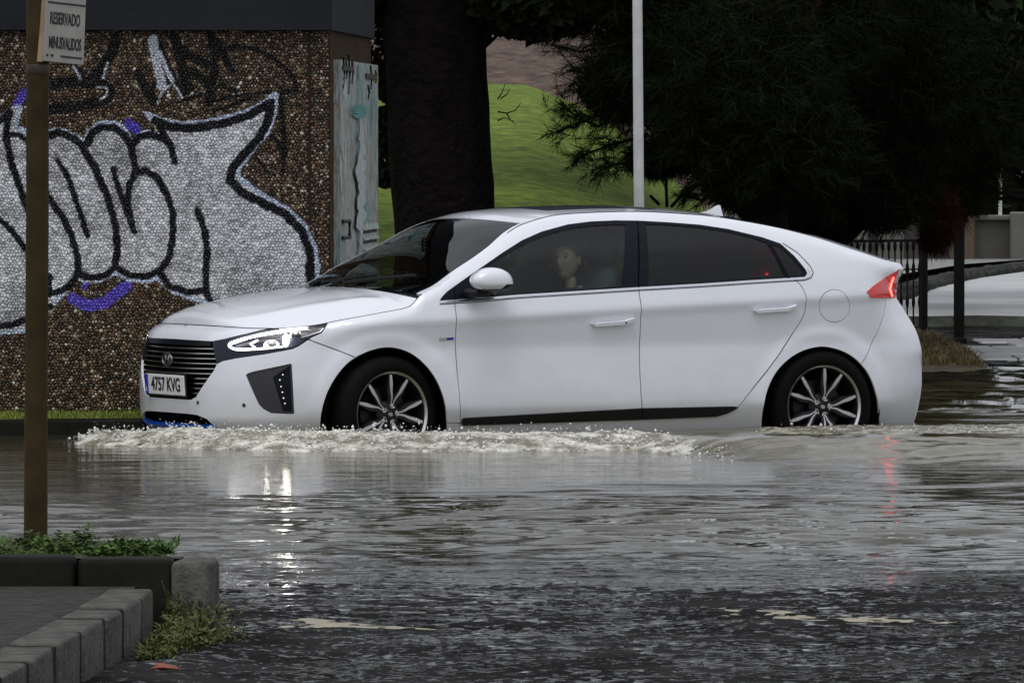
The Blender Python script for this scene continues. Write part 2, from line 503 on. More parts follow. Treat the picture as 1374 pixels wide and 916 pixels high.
def on_body(pts, smooth=0, closed=False):
    """traced outline -> (s, z) on the flank surface"""
    out = []
    for px, py in pts:
        r0 = to_local(np.array([0, 0, CAM_H])); r1 = to_local(np.array([0, 0, CAM_H]) + ray(px, py)); d = r1 - r0
        p = r0 + d * ((-.88 - r0[1]) / d[1])
        q = np.array([float(s_of_x(np.clip(p[0], .1, 4.3))) if p[0] > .35 else max(.15, .2 + p[0] * 1.2 + .4), p[2]])
        for it in range(40):
            f = proj_np(to_world(P_side(q[0], q[1]))) - (px, py)
            if np.abs(f).max() < .02: break
            e = 1e-3
            J = np.stack([(proj_np(to_world(P_side(q[0] + e, q[1]))) - (px, py) - f) / e,
                          (proj_np(to_world(P_side(q[0], q[1] + e))) - (px, py) - f) / e], 1)
            st = np.linalg.solve(J + np.eye(2) * 1e-6, -f)
            q = q + np.clip(st, -.12, .12)
            q[0] = np.clip(q[0], 0.0, S_END)
        out.append(q)
    out = np.array(out)
    return rounded(out, smooth, closed) if smooth else out

R = {}
R['arch_f'] = on_body([(428.8,600),(428.8,569.7),(431.8,546),(441.6,518.6),(459,493),(479,477.3),(498.6,469),(518,465),(538,467.5),(557.5,476.3),(577,495),(589,514.7),(596.8,536.3),(599,558),(599,600)])
R['arch_r'] = on_body([(1020.8,600),(1020.8,571.4),(1023.8,542),(1033,511.3),(1049.3,487.9),(1071.7,471.6),(1094,464.9),(1110.4,464.5),(1134.9,471.6),(1153.2,484.8),(1167.5,503),(1175.6,525.6),(1178.7,546),(1179.5,567),(1179.5,600)])
R['arch_f'] = rounded(R['arch_f'], 2, True); R['arch_r'] = rounded(R['arch_r'], 2, True)
R['dlo'] = on_body([(589.5,403.5),(594,397),(600,391),(618,378),(640,362.6),(673,339.7),(700,322.5),(727,310.5),(762,301),(793,297),(825.6,295.6),(858,296),(902,298.5),(940,301.5),(976,307),(1022,318),(1047,326.5),(1065.6,343),(1081,361.5),(1083.5,367),(1080,371.5),(1007,376),(940,380.5),(856,385.3),(692,395.5),(640,400)])
R['win_f'] = on_body([(653,358),(668,348),(694.6,333),(720,320.5),(744,312),(775,305),(810,301.7),(838.5,301.5),(837,345),(835,383.5),(780,388),(692,393.5),(640,397),(632,395),(640,370)])
R['win_r'] = on_body([(866,300.5),(900,302),(940,305.5),(976,311),(1010,319),(1029,326),(1040,343),(1053,370.5),(1007,373.5),(940,378),(870,382)])
R['win_q'] = on_body([(1036,329),(1047,331.5),(1062,345),(1077,363),(1075,368.5),(1059,370)])
SEAMS = {}
SEAMS['front_door_edge'] = on_body([(609.6,403),(611.5,440),(613.5,499),(617,554),(618.5,571)], 1)
SEAMS['mid_door'] = on_body([(855.5,297),(856,340),(856.3,386),(860.7,412.4),(859,450),(858,491),(860.7,543.4),(861.8,563)], 1)
SEAMS['rear_door_edge'] = on_body([(1056,372.6),(1066.8,375),(1076,384),(1081,395),(1082,405),(1079.6,423),(1063,448.5),(1042.6,480),(1000.4,533.7),(989,547)], 1)
SEAMS['bumper_f'] = on_body([(405,452),(420,457.7),(457,471.4),(476,479)])
SEAMS['bumper_r'] = on_body([(1189,400),(1186,420),(1179.7,440),(1166,470),(1156,488)])
SEAMS['sill'] = on_body([(596,567),(618.5,567.5)])
R['front_door'] = np.vstack([on_body([(609.6,402.6),(856.4,386.8)]), SEAMS['mid_door'][np.argmin(np.abs(SEAMS['mid_door'][:,1]-SEAMS['mid_door'][-1,1])) - 12:], SEAMS['front_door_edge'][::-1]]) if False else on_body([(609.6,401),(856.3,385.5),(860.7,412.4),(859,450),(858,491),(860.7,543.4),(861.8,563),(618.5,571),(617,554),(613.5,499),(611.5,440)])
R['rear_door'] = on_body([(856.3,385.5),(1056,372.4),(1066.8,375),(1076,384),(1081,395),(1082,405),(1079.6,423),(1063,448.5),(1042.6,480),(1000.4,533.7),(989,547),(964,559.5),(861.8,563),(860.7,543.4),(858,491),(859,450),(860.7,412.4)])
R['sill_strip'] = on_body([(619.5,562),(622,560.3),(862,547.2),(985,544.8),(990.5,546),(975,554),(961,558),(862,562),(621,570),(619,568)])
R['fuel'] = on_body([(1119.6 + 20.6 * math.cos(a), 410.3 + 22 * math.sin(a)) for a in np.linspace(0, 2 * math.pi, 28, endpoint=False)])
R['tail'] = on_body([(1162.5,391.5),(1172,383),(1190,370.5),(1205.5,361),(1213,382),(1215.5,400),(1190,400.2),(1168,399)])
_lamp_up = [(285,457.5),(301,454.5),(330,447.6),(353.3,441.8),(380,438),(405.7,434.2),(425,431.5),(442.8,430)]
_lamp_lo = [(438,437),(432,446.6),(418,453),(400.5,464.8),(392,468.5),(353.3,475.6),(316.7,480.8),(299,484.5),(291,488.5)]
R['lamp'] = on_body(_lamp_up + _lamp_lo)
R['lens'] = on_body([(302,459),(310,455),(330,450),(353,443.8),(380,440),(410,436),(436,437.5),(431,445),(415,452),(400,462),(392,465.5),(350,470),(315,471),(307,468)])
g_ = on_body([(285,457.5),(291,488.5),(287,497),(275,514),(263,532.5),(256,536.3)])
R['grille'] = np.vstack([[(-.02, g_[0, 1] + .004)], g_, [(-.02, g_[-1, 1])]])
R['vent'] = on_body([(329.8,502.7),(333,500.3),(340,498.2),(390,487.6),(391.5,489),(394.9,554.5),(392,555.6),(363.8,554.3),(353.3,548.6),(347,542)])
R['vent_in'] = on_body([(366,506),(389,490),(392.3,553),(380,552)])
l_ = on_body([(264.3,556.4),(277.4,561.7),(289.5,573),(286,577.5)])
R['intake'] = np.vstack([[(-.02, l_[0, 1] + .005)], [(.25, l_[0, 1] + .004)], l_, [(-.02, l_[-1, 1])]])
CAR_KEYS = {k: v for k, v in R.items()}

def rfd_poly(name): return R[name]
# zones of the sheet in order of priority
ZONES = [('cut', 'arch_f'), ('cut', 'arch_r'), ('win_f', 'win_f'), ('win_r', 'win_r'), ('win_q', 'win_q'), ('dlo', 'dlo'),
         ('lens', 'lens'), ('lamp', 'lamp'), ('grille', 'grille'), ('vent_in', 'vent_in'), ('vent', 'vent'), ('intake', 'intake'),
         ('tail', 'tail'), ('fuel', 'fuel'), ('sill_strip', 'sill_strip'), ('front_door', 'front_door'), ('rear_door', 'rear_door')]
z_bot = .12
ss = np.arange(0, S_END, .03)
dom = np.vstack([[(0, z_bot)], [(S_END, z_bot)], np.stack([ss[::-1], z_top(ss[::-1])], 1)])
dom[-1, 0] = 0
pts = []; edges = []
def add_chain(ch, closed):
    b = len(pts); n = len(ch)
    pts.extend([tuple(map(float, p)) for p in ch])
    edges.extend([(b + i, b + (i + 1) % n) for i in range(n if closed else n - 1)])
top_s = np.concatenate([np.linspace(0, S_END, 190)])
bottom = np.stack([np.linspace(0, S_END, 120), np.full(120, z_bot)], 1)
loop = np.vstack([bottom, resample([(S_END, z_bot), (S_END, float(z_top(S_END)))], .04)[1:-1], np.stack([top_s[::-1], z_top(top_s[::-1])], 1),
                  resample([(0, float(z_top(0))), (0, z_bot)], .03)[1:-1]])
add_chain(loop, True)
for z_, k in ZONES:
    add_chain(resample(R[k], .025, True), True)
GAP = .0028
def buffered(line, w):
    line = resample(line, .03)
    t = np.gradient(line, axis=0); t /= np.linalg.norm(t, axis=1)[:, None] + 1e-9
    n = np.stack([-t[:, 1], t[:, 0]], 1)
    return np.vstack([line + n * w, (line - n * w)[::-1]])
SEAMS['fuel_ring'] = np.vstack([R['fuel'], R['fuel'][:1]])
bufs = []
for k, ln in SEAMS.items():
    b = buffered(ln, GAP if k != 'fuel_ring' else .0016); bufs.append(b); add_chain(b, True)
gs, gz = np.meshgrid(np.arange(.015, S_END, .033), np.arange(z_bot + .015, 1.42, .022))
gs = gs + (np.arange(gs.shape[0]) % 2)[:, None] * .016
g = np.stack([gs.ravel(), gz.ravel()], 1)
g = g[(g[:, 1] < z_top(g[:, 0]) - .012)]
ok = np.ones(len(g), bool)
for a, b in ZONES: ok &= dist_line(g, np.vstack([R[b], R[b][:1]])) > .009
for b in bufs: ok &= dist_line(g, np.vstack([b, b[:1]])) > .009
g = g[ok]
pts.extend([tuple(map(float, p)) for p in g])
cv, ce, cf, _, _, _ = delaunay_2d_cdt([Vector(p) for p in pts], edges, [], 0, 1e-5)
CV = np.array([tuple(v) for v in cv]); CF = np.array([f for f in cf if len(f) == 3])
a_, b_, c_ = CV[CF[:, 0]], CV[CF[:, 1]], CV[CF[:, 2]]
area = np.abs((b_[:, 0] - a_[:, 0]) * (c_[:, 1] - a_[:, 1]) - (b_[:, 1] - a_[:, 1]) * (c_[:, 0] - a_[:, 0]))
CF = CF[area > 1e-8]
cen = CV[CF].mean(1)
lab = np.full(len(CF), 'body', dtype=object)
done = np.zeros(len(CF), bool)
ins = pip(cen, loop)
lab[~ins] = 'out'; done[~ins] = True
for b in bufs:
    i = pip(cen, b) & ~done; lab[i] = 'gap'; done |= i
for z_, k in ZONES:
    i = pip(cen, R[k]) & ~done; lab[i] = z_; done |= i
bf = on_body([(353,442),(405,452),(420,457.7),(457,471.4),(476,479),(431,545),(429,600)])
bfp = np.vstack([[(-.1, .0)], [(-.1, 1.0)], [(bf[0, 0], 1.0)], bf, [(bf[-1, 0], 0)]])
i = pip(cen, bfp) & (lab == 'body'); lab[i] = 'front_bumper'
br = on_body([(1168,399.5),(1189,400),(1186,420),(1179.7,440),(1166,470),(1156,488),(1179,560)])
brp = np.vstack([br, [(br[-1, 0], 0)], [(S_END + .1, 0)], [(S_END + .1, br[0, 1])]])
i = pip(cen, brp) & (lab == 'body'); lab[i] = 'rear_bumper'

def sheet_normals(sz):
    e = 2e-3
    du = P_side(sz[:, 0] + e, sz[:, 1]) - P_side(sz[:, 0] - e, sz[:, 1]); dv = P_side(sz[:, 0], sz[:, 1] + e) - P_side(sz[:, 0], sz[:, 1] - e)
    n = np.cross(du, dv); n /= np.linalg.norm(n, axis=1)[:, None] + 1e-12
    return n            # outward on the near (y<0) side
def piece(name, key, mat, side, parent, off=0.0, rim=.012, both=False):
    keys = key if isinstance(key, (list, tuple)) else [key]
    F0 = CF[np.isin(lab.astype(str), keys)]
    if not len(F0): print('EMPTY PIECE', name, key); return None
    ids, inv = np.unique(F0, return_inverse=True); F0 = inv.reshape(-1, 3)
    sz = CV[ids]; P = P_side(sz[:, 0], sz[:, 1]); n = sheet_normals(sz)
    Pt = P + n * off
    a, b, c = Pt[F0[:, 0]], Pt[F0[:, 1]], Pt[F0[:, 2]]
    fn = np.cross(b - a, c - a); flip = (fn * n[F0[:, 0]]).sum(1) < 0
    F0[flip] = F0[flip][:, ::-1]
    ed = {}
    for t in F0:
        for u, v in ((t[0], t[1]), (t[1], t[2]), (t[2], t[0])): ed[(u, v)] = 1
    be = [(u, v) for (u, v) in ed if (v, u) not in ed]
    nV = len(Pt); V = list(Pt)
    Fs = [tuple(t) for t in F0]
    if rim:
        bv = sorted({u for e2 in be for u in e2}); mp = {u: nV + i for i, u in enumerate(bv)}
        V += [P[u] - n[u] * rim for u in bv]
        Fs += [(v, u, mp[u], mp[v]) for u, v in be]
    V = np.array(V)
    objs = []
    def mirror(V, Fs): return V * [1, -1, 1], [f[::-1] for f in Fs]
    if both:
        V2, F2 = mirror(V, Fs)
        Fs = Fs + [tuple(i + len(V) for i in f) for f in F2]; V = np.vstack([V, V2])
    elif side > 0:
        V, Fs = mirror(V, Fs)
    o = mk(name, V, Fs, mat, parent, True)
    if both:
        import bmesh
        bm = bmesh.new(); bm.from_mesh(o.data); bmesh.ops.remove_doubles(bm, verts=bm.verts, dist=1e-5); bm.to_mesh(o.data); bm.free()
    o.data.set_sharp_from_angle(angle=math.radians(35))
    return o

car = empty('car', CAR_O, TH, label='white five-door hatchback driving through the flood with its headlamps lit', cat='car')
for sd in (-1, 1):
    piece('wing', 'body', M['paint'], sd, car)
    piece('front_door', 'front_door', M['paint'], sd, car)
    piece('rear_door', 'rear_door', M['paint'], sd, car)
    piece('fuel_flap', 'fuel', M['paint'], sd, car) if sd < 0 else piece('wing_panel', 'fuel', M['paint'], sd, car)
    piece('sill_strip', 'sill_strip', M['plastic'], sd, car, off=.009, rim=.004)
    fr = piece('window_frame', 'dlo', M['gloss'], sd, car, rim=.006)
    piece('front_window', 'win_f', M['glass'], sd, car, off=-.004, rim=0)
    piece('rear_window', 'win_r', M['dglass'], sd, car, off=-.004, rim=0)
    piece('quarter_window', 'win_q', M['dglass'], sd, car, off=-.003, rim=0)
    tl = piece('tail_lamp', 'tail', M['red'], sd, car, off=.004)
    if sd < 0: tl['label'] = 'near tail lamp with red lens lit'
piece('front_bumper', 'front_bumper', M['paint'], -1, car, both=True)
piece('rear_bumper', 'rear_bumper', M['paint'], -1, car, both=True)
grille = piece('grille', 'grille', M['shell'], -1, car, off=-.045, rim=0, both=True)
intake = piece('lower_intake', 'intake', M['shell'], -1, car, off=-.05, rim=0, both=True)

def surf(sz, off=0.0, side=-1):
    sz = np.atleast_2d(np.asarray(sz, float))
    P = P_side(sz[:, 0], sz[:, 1]) + sheet_normals(sz) * off
    return P * [1, -side, 1] if side > 0 else P
def ribbon(name, line, w, off, mat, parent, side=-1, depth=.01, step=.02, taper=None, both=False):
    """bar of width w that follows a line on the body, standing `off` proud"""
    line = resample(line, step)
    t = np.gradient(line, axis=0); t /= np.linalg.norm(t, axis=1)[:, None] + 1e-9
    n = np.stack([-t[:, 1], t[:, 0]], 1)
    ww = (np.full(len(line), w) if taper is None else w * np.interp(np.linspace(0, 1, len(line)), *taper))[:, None] / 2
    def P(l, o):
        p = P_side(l[:, 0], l[:, 1]); 
        return p + sheet_normals(l) * o
    A, B, C_, D = P(line + n * ww, off - depth), P(line + n * ww * .8, off), P(line - n * ww * .8, off), P(line - n * ww, off - depth)
    V = np.vstack([A, B, C_, D]); m = len(line)
    Fs = []
    for k in range(4):
        for i in range(m - 1):
            a, b = k * m + i, ((k + 1) % 4) * m + i
            Fs.append((a, a + 1, b + 1, b))
    Fs += [(0, m, 2 * m, 3 * m), (m - 1, 4 * m - 1, 3 * m - 1, 2 * m - 1)]
    if both:
        V2 = V * [1, -1, 1]; Fs = Fs + [tuple(i + len(V) for i in f[::-1]) for f in Fs]; V = np.vstack([V, V2])
    elif side > 0: V = V * [1, -1, 1]; Fs = [f[::-1] for f in Fs]
    o = mk(name, V, Fs, mat, parent, True); o.data.set_sharp_from_angle(angle=math.radians(40))
    return o

dl = R['dlo']
for sd in (-1, 1):
    ribbon('belt_trim', on_body([(590,405.5),(640,402),(692,397.5),(856,387.2),(940,382.4),(1007,378),(1078,373.6),(1085,371),(1087.5,366.5),(1084,361)]), .013, .004, M['chrome'], car, sd)
    ribbon('belt_seal', on_body([(590,408.3),(640,405),(692,400.2),(856,389.8),(940,385),(1007,380.4),(1080,376),(1088.5,372.5),(1091.5,366),(1087,357),(1070,339),(1050,326.3)]), .0045, .002, M['plastic'], car, sd)
    ribbon('window_pillar', on_body([(610.3,404),(610,383.5)]), .004, .002, M['shell'], car, sd)
    ribbon('window_pillar', on_body([(856,386),(855.3,297)]), .005, .002, M['shell'], car, sd)
    ribbon('window_pillar', on_body([(1056,372),(1041,341),(1033,327)]), .005, .002, M['shell'], car, sd)
    # headlamp
    hl = piece('headlamp', 'lens', M['reflector'] if False else M['bezel'], sd, car, off=-.04, rim=0)
    piece('lamp_surround', 'lamp', M['bezel'], sd, hl, off=-.001, rim=.045)
    piece('lamp_cover', 'lens', M['cover'], sd, hl, off=0, rim=0)
    ribbon('daylight_strip', on_body([(411.5,437.9),(380,442.2),(353,446.6),(330,452.6),(312,458.2),(305.5,461.5),(308,465.5),(316,468.3),(345,467.6),(380,464.3)], 2), .0105, -.004, M['led'], hl, sd, taper=([0,.08,.4,.52,.6,1],[.5,.75,.9,1.5,1.2,.55]))
    ribbon('chevron', on_body([(345,453.5),(333,459.3),(341,464.5)]), .012, -.02, M['led2'], hl, sd)
    ribbon('lamp_fin', on_body([(400,441),(420,440),(434,438.5),(430,444),(405,452)]), .007, -.006, M['reflector'], hl, sd)
    c = surf(on_body([(363,459)]), -.035, sd)[0]
    MB().ball(c, (.045, .05, .026)).build('reflector_bowl', M['reflector'], hl, True)
    c = surf(on_body([(383.5,455)]), -.018, sd)[0]
    MB().ball(c, (.017, .02, .033)).build('projector', M['beam'], hl, True)
    c = surf(on_body([(357,462)]), -.012, sd)[0]
    MB().ball(c, (.012, .02, .014)).build('projector', M['beam'], hl, True)
    c = surf(on_body([(396,446)]), -.022, sd)[0]
    MB().box(c, (.075, .02, .03), .3, .006).build('reflector_block', M['reflector'], hl, True, 30)
    # side air vent with its row of lights
    vn = piece('side_vent', 'vent', M['vent'], sd, car, off=-.006, rim=.02)
    piece('vent_recess', 'vent_in', M['gloss'], sd, vn, off=-.016, rim=.0)
    for q in [(379.5,502.5),(375.5,509.5),(377,518.5),(379,526),(380.5,534),(382.3,541.2)]:
        c = surf(on_body([q]), -.006, sd)[0]
        MB().ball(c, .0042, 8, 6).build('led', M['led2'], vn, True)
    # tail lamp details
    ribbon('light_bar', on_body([(1198,372),(1193,388),(1196,397.5)]), .012, .009, M['redlit'], tl, sd)
    ribbon('clear_lens', on_body([(1207,369),(1211.5,385)]), .022, .007, M['clear'], tl, sd)
    # door handles
    for cx_, cy_ in ((821.5, 431.5), (1039, 413.5)):
        q = on_body([(cx_ - 29, cy_ + 1.5), (cx_ - 24, cy_ + 4), (cx_, cy_ + 2.0), (cx_ + 16, cy_ + 1), (cx_ + 24, cy_ - 2.5), (cx_ + 28, cy_ - 5)])
        ribbon('door_handle', q, .023, .024, M['paint'], car, sd, depth=.018, taper=([0,.1,.25,.8,.9,1],[.35,.85,1,1.1,.8,.35]))
        q = on_body([(cx_ - 14, cy_ - 4), (cx_ + 14, cy_ - 5)])
        ribbon('handle_recess', q, .03, .0008, M['paint'], car, sd, depth=.004, taper=([0,.3,.7,1],[.2,1,1,.2]))
    if sd < 0:
        c = surf(on_body([(837, 431.8)]), .031)[0]
        MB().tube([c + [0, .002, 0], c - [0, .003, 0]], .005, 10).build('keyhole', M['ink'], car)
# badge on the wing
ribbon('wing_badge', on_body([(589.5,455.2),(599,454.6)]), .016, .003, M['slat'], car)
ribbon('wing_badge', on_body([(599,454.6),(608.5,454)]), .016, .003, M['badgeblue'], car)
# grille slats
zt_, zb_ = g_[0, 1], g_[-1, 1]
gedge = resample(g_, .005)
for k in range(10):
    z = zt_ - .040 - k * .0275
    if z < zb_ + .01: break
    i = np.argmin(np.abs(gedge[:, 1] - z)); smax = gedge[i, 0] - .012
    ribbon('slat', [(0.0, z - .001), (smax * .6, z), (smax, z + .002)], .0058, -.012, M['slat'], grille, both=True, depth=.03)
ribbon('grille_top', [(0.0, zt_ - .012), (g_[0, 0] - .012, zt_ - .012)], .034, -.002, M['gloss'], grille, both=True, depth=.04)
# blue lip under the lower intake
zi = l_[-1, 1]
ribbon('blue_lip', [(0.0, zi + .008), (l_[-1, 0] * .7, zi + .006), (l_[-1, 0] - .01, zi + .012), (l_[-2, 0] + .002, l_[-2, 1] + .004)], .022, .004, M['blue'], intake, both=True, depth=.03)
for q in ((327.3, 543.5), (265.5, 540)):
    c = surf(on_body([q]), 0)[0]; n_ = sheet_normals(on_body([q]))[0]
    MB().tube([c - n_ * .004, c + n_ * .0015], .011, 14).build('parking_sensor', M['vent'], car)

# emblem: oval ring with a slanted letter, on the grille centre
nx0 = float(P_side(0, .59)[0]) - .008
em_z = .605
ring = MB(); ring.tube([(nx0, .062 * math.cos(a), em_z + .033 * math.sin(a)) for a in np.linspace(0, 2 * math.pi, 33)], .005, 8, False)
embl = ring.build('emblem', M['emblem'], car, True)
def ey(y, z): return (nx0, y, em_z + z)
MB().tube([ey(.026, -.024), ey(.022, 0), ey(.012, .024)], .006, 6).tube([ey(-.012, -.024), ey(-.022, 0), ey(-.026, .024)], .006, 6).tube([ey(.022, -.006), ey(0, .001), ey(-.022, .006)], .0055, 6).build('emblem_letter', M['emblem'], embl, True)

# number plate
pl = empty('number_plate', (nx0 - .012 if False else float(P_side(0, .50)[0]) - .012, 0.0, .468)); pl.parent = car
pl.rotation_euler = (0, math.radians(-4), 0)
MB().box((0, 0, 0), (.008, .52, .11), 0, .003).build('plate', M['plate'], pl)
MB().box((-.0048, .238, 0), (.002, .042, .108)).build('euro_band', M['plateblue'], pl)
def text_obj(name, body, size, mat, parent, loc, rot, sx=1.0, ext=.001, bold=.0):
    cu = bpy.data.curves.new(name, 'FONT'); cu.body = body; cu.size = size; cu.extrude = ext; cu.offset = bold
    cu.align_x = 'CENTER'; cu.align_y = 'CENTER'
    o = bpy.data.objects.new(name, cu); COL.objects.link(o)
    dg = bpy.context.evaluated_depsgraph_get(); me = bpy.data.meshes.new_from_object(o.evaluated_get(dg))
    bpy.data.objects.remove(o)
    me.materials.clear(); me.materials.append(mat)
    o = bpy.data.objects.new(name, me); COL.objects.link(o)
    if parent: o.parent = parent
    o.location = loc; o.rotation_euler = rot; o.scale = (sx, 1, 1)
    return o
text_obj('plate_number', '4757 KVG', .105, M['ink'], pl, (-.0055, -.02, -.001), (math.radians(90), 0, math.radians(-90)), .86, .0012, .0016)
text_obj('country_letter', 'E', .035, M['plate'], pl, (-.0065, .238, -.03), (math.radians(90), 0, math.radians(-90)))
MB().box((.006, 0, 0), (.01, .54, .13), 0, .004).build('plate_holder', M['plastic'], pl)

# ---- upper sheet: hood, windscreen, roof, tailgate
_Zc = pchip([-.1, .02, .07, .15, .3, .57, .82, 1.0, 1.16, 1.45, 1.72, 1.86, 2.14, 2.56, 2.89, 3.08, 3.37, 3.76, 4.05, 4.29, 4.5],
            [.77, .795, .835, .872, .915, .962, .99, 1.0, 1.09, 1.255, 1.372, 1.408, 1.43, 1.44, 1.427, 1.41, 1.37, 1.30, 1.222, 1.147, 1.11])
S_B = np.linspace(0, S_END, 1200)
B3 = P_side(S_B, z_top(S_B))
_Cxk = pchip([.055, .08, .13, .25, .45, .7, 1.08, 1.30, 1.84, 2.1, 2.6, 3.3, 3.9, 4.12, 4.27, 4.32],
             [.055, .065, .085, .16, .32, .56, .975, 1.18, 1.72, 2.0, 2.55, 3.28, 3.95, 4.2, 4.29, 4.33])
def P_top(s, r):
    """s: station (as on the flank), r: -1..1 across (negative = near side)"""
    s = np.asarray(s, float); r = np.asarray(r, float)
    bx, by, bz = (np.interp(s, S_B, B3[:, k]) for k in range(3))
    x0 = B3[0, 0]; x1 = B3[-1, 0]
    cx = _Cxk(bx)
    cx = np.where(s < .9, x0 + (cx - _Cxk(x0)) , cx)
    cx = np.minimum(cx, x1); 
    tail = sstep(S_END - .75, S_END, s); cx = cx * (1 - tail) + (x1 - (x1 - bx) * .5) * tail
    cz = _Zc(cx)
    e0 = sstep(0, .45, s); cz = bz + (cz - bz) * e0
    e1 = 1 - sstep(S_END - .75, S_END - .05, s); cz = bz + (cz - bz) * e1
    a = np.abs(r)
    p = 2.0 + 1.2 * (1 - sstep(.6, 1.3, bx))
    x = cx + (bx - cx) * a**2.0
    z = bz + (cz - bz) * (1 - a**p)
    hood = sstep(.15, .5, bx) * (1 - sstep(.9, 1.06, bx))
    z = z + hood * .010 * np.exp(-((a - .74) / .06)**2) - hood * .006 * np.exp(-((a - .9) / .08)**2)
    return np.stack([x, by * a * np.where(r < 0, 1, -1), z], -1)
def s_at(pxpy): return float(on_body([pxpy])[0, 0])
SB_X = lambda x: float(np.interp(x, B3[:900, 0], S_B[:900]))
s_hood = SB_X(1.075); s_ws0 = SB_X(1.105); s_ws1 = SB_X(1.84)
s_rg0 = SB_X(3.15); s_rg1 = SB_X(4.08)
def top_piece(name, s0, s1, ns, r0=1.0, nr=41, mat=None, parent=None, off=0.0, rim=.012, lip=0, rr=None):
    S = np.linspace(s0, s1, ns); Rr = np.linspace(-r0, r0, nr) if rr is None else np.linspace(rr[0], rr[1], nr)
    SS, RR = np.meshgrid(S, Rr, indexing='ij')
    P = P_top(SS, RR)
    du = np.gradient(P, axis=0); dv = np.gradient(P, axis=1)
    n = np.cross(du, dv); n /= np.linalg.norm(n, axis=-1)[..., None] + 1e-9
    n[n[..., 2] < 0] *= -1
    P = P + n * off
    V = P.reshape(-1, 3); idx = np.arange(ns * nr).reshape(ns, nr)
    Fs = [(idx[i, j], idx[i + 1, j], idx[i + 1, j + 1], idx[i, j + 1]) for i in range(ns - 1) for j in range(nr - 1)]
    ring = list(idx[0, :]) + list(idx[1:, -1]) + list(idx[-1, -2::-1]) + list(idx[-2:0:-1, 0])
    if rim:
        b = len(V); low = (P - n * rim).reshape(-1, 3)[ring]; V = np.vstack([V, low]); m = len(ring)
        Fs += [(ring[i], ring[(i + 1) % m], b + (i + 1) % m, b + i) for i in range(m)]
    o = mk(name, V, Fs, mat, parent, True)
    import bmesh
    bm = bmesh.new(); bm.from_mesh(o.data); bmesh.ops.remove_doubles(bm, verts=bm.verts, dist=2e-4); bmesh.ops.recalc_face_normals(bm, faces=bm.faces); bm.to_mesh(o.data); bm.free()
    o.data.set_sharp_from_angle(angle=math.radians(35))
    return o
top_piece('hood', 0.004, s_hood, 90, .994, 61, M['paint'], car, off=-.0015, rim=.02)
top_piece('cowl', s_hood, s_ws0, 4, .985, 31, M['plastic'], car, off=-.012, rim=0)
wsx = top_piece('windscreen', s_ws0, s_ws1, 30, .925, 41, M['wglass'], car, off=-.003, rim=0)
top_piece('windscreen_edge', s_ws0, s_ws1, 30, None, 4, M['gloss'], wsx, off=-.002, rim=.01, rr=(-.943, -.925))
top_piece('windscreen_edge', s_ws0, s_ws1, 30, None, 4, M['gloss'], wsx, off=-.002, rim=.01, rr=(.925, .943))
for sg in (-1, 1):
    top_piece('pillar', s_ws0, s_ws1, 30, None, 4, M['paint'], car, off=0, rim=.012, rr=(sg * .945, sg * 1.0))
top_piece('roof', s_ws1 + .004, s_rg0, 40, .998, 61, M['paint'], car, rim=.01)
top_piece('sunroof', SB_X(2.16), SB_X(2.80), 20, .64, 31, M['gloss'], car, off=.003, rim=.01)
top_piece('rear_windscreen', s_rg0, s_rg1, 30, .86, 31, M['dglass'], car, off=.002, rim=.004)
for sg in (-1, 1):
    top_piece('rear_pillar', s_rg0, s_rg1, 30, None, 6, M['paint'], car, rim=.01, rr=(sg * .86, sg * 1.0))
top_piece('tailgate', s_rg1, S_END - .003, 40, 1.0, 31, M['paint'], car, off=0, rim=.012)
# roof ditch lines
for sg in (-1, 1):
    S = np.linspace(SB_X(1.72), SB_X(3.4), 60); P = P_top(S, np.full(60, sg * .985)) + [0, 0, .0005]
    MB().tube(P, .0028, 6).build('roof_seam', M['shell'], car)
for sg in (-1, 1):
    S = np.linspace(0.0, s_ws0, 120); P = P_top(S, np.full(120, sg * .9975)) + [0, 0, .0008]
    MB().tube(P, .0026, 6).build('hood_seam', M['shell'], car)
# inner shell that closes the gaps (dark), and floor
gs2, gz2 = np.meshgrid(np.linspace(.02, S_END - .02, 160), np.linspace(.13, 1, 14), indexing='ij')
zz = .13 + (gz2 - .13) / .87 * (np.minimum(belt_z(_ci(gs2, _Cs[:, 0])) - .03, z_top(gs2) - .05) - .13)
P = P_side(gs2.ravel(), zz.ravel()) + sheet_normals(np.stack([gs2.ravel(), zz.ravel()], 1)) * -.06
keep = np.ones(len(P), bool)
hx = [np.hypot(P[:, 0] - h, P[:, 2] - .317) < .43 for h in (.88, 3.58)]
bad = hx[0] | hx[1]
idx = np.arange(160 * 14).reshape(160, 14)
Fs = [(idx[i, j], idx[i + 1, j], idx[i + 1, j + 1], idx[i, j + 1]) for i in range(159) for j in range(13)]
Fs = [f for f in Fs if not all(bad[list(f)])]
Fs2 = Fs + [tuple(k + len(P) for k in f[::-1]) for f in Fs]
mk('inner_shell', np.vstack([P, P * [1, -1, 1]]), Fs2, M['shell'], car, True)
MB().box((2.2, 0, .2), (4.1, 1.2, .1)).box((2.23, 0, .22), (1.9, 1.66, .1)).box((2.2, 0, .86), (.02, .02, .02)).build('underbody', M['shell'], car)
# engine bay and boot deck, so that nothing shows through
MB().box((.62, 0, .5), (.85, 1.0, .5)).build('engine_bay', M['shell'], car)
MB().box((3.85, 0, .55), (.85, 1.0, .6)).build('boot_floor', M['shell'], car)
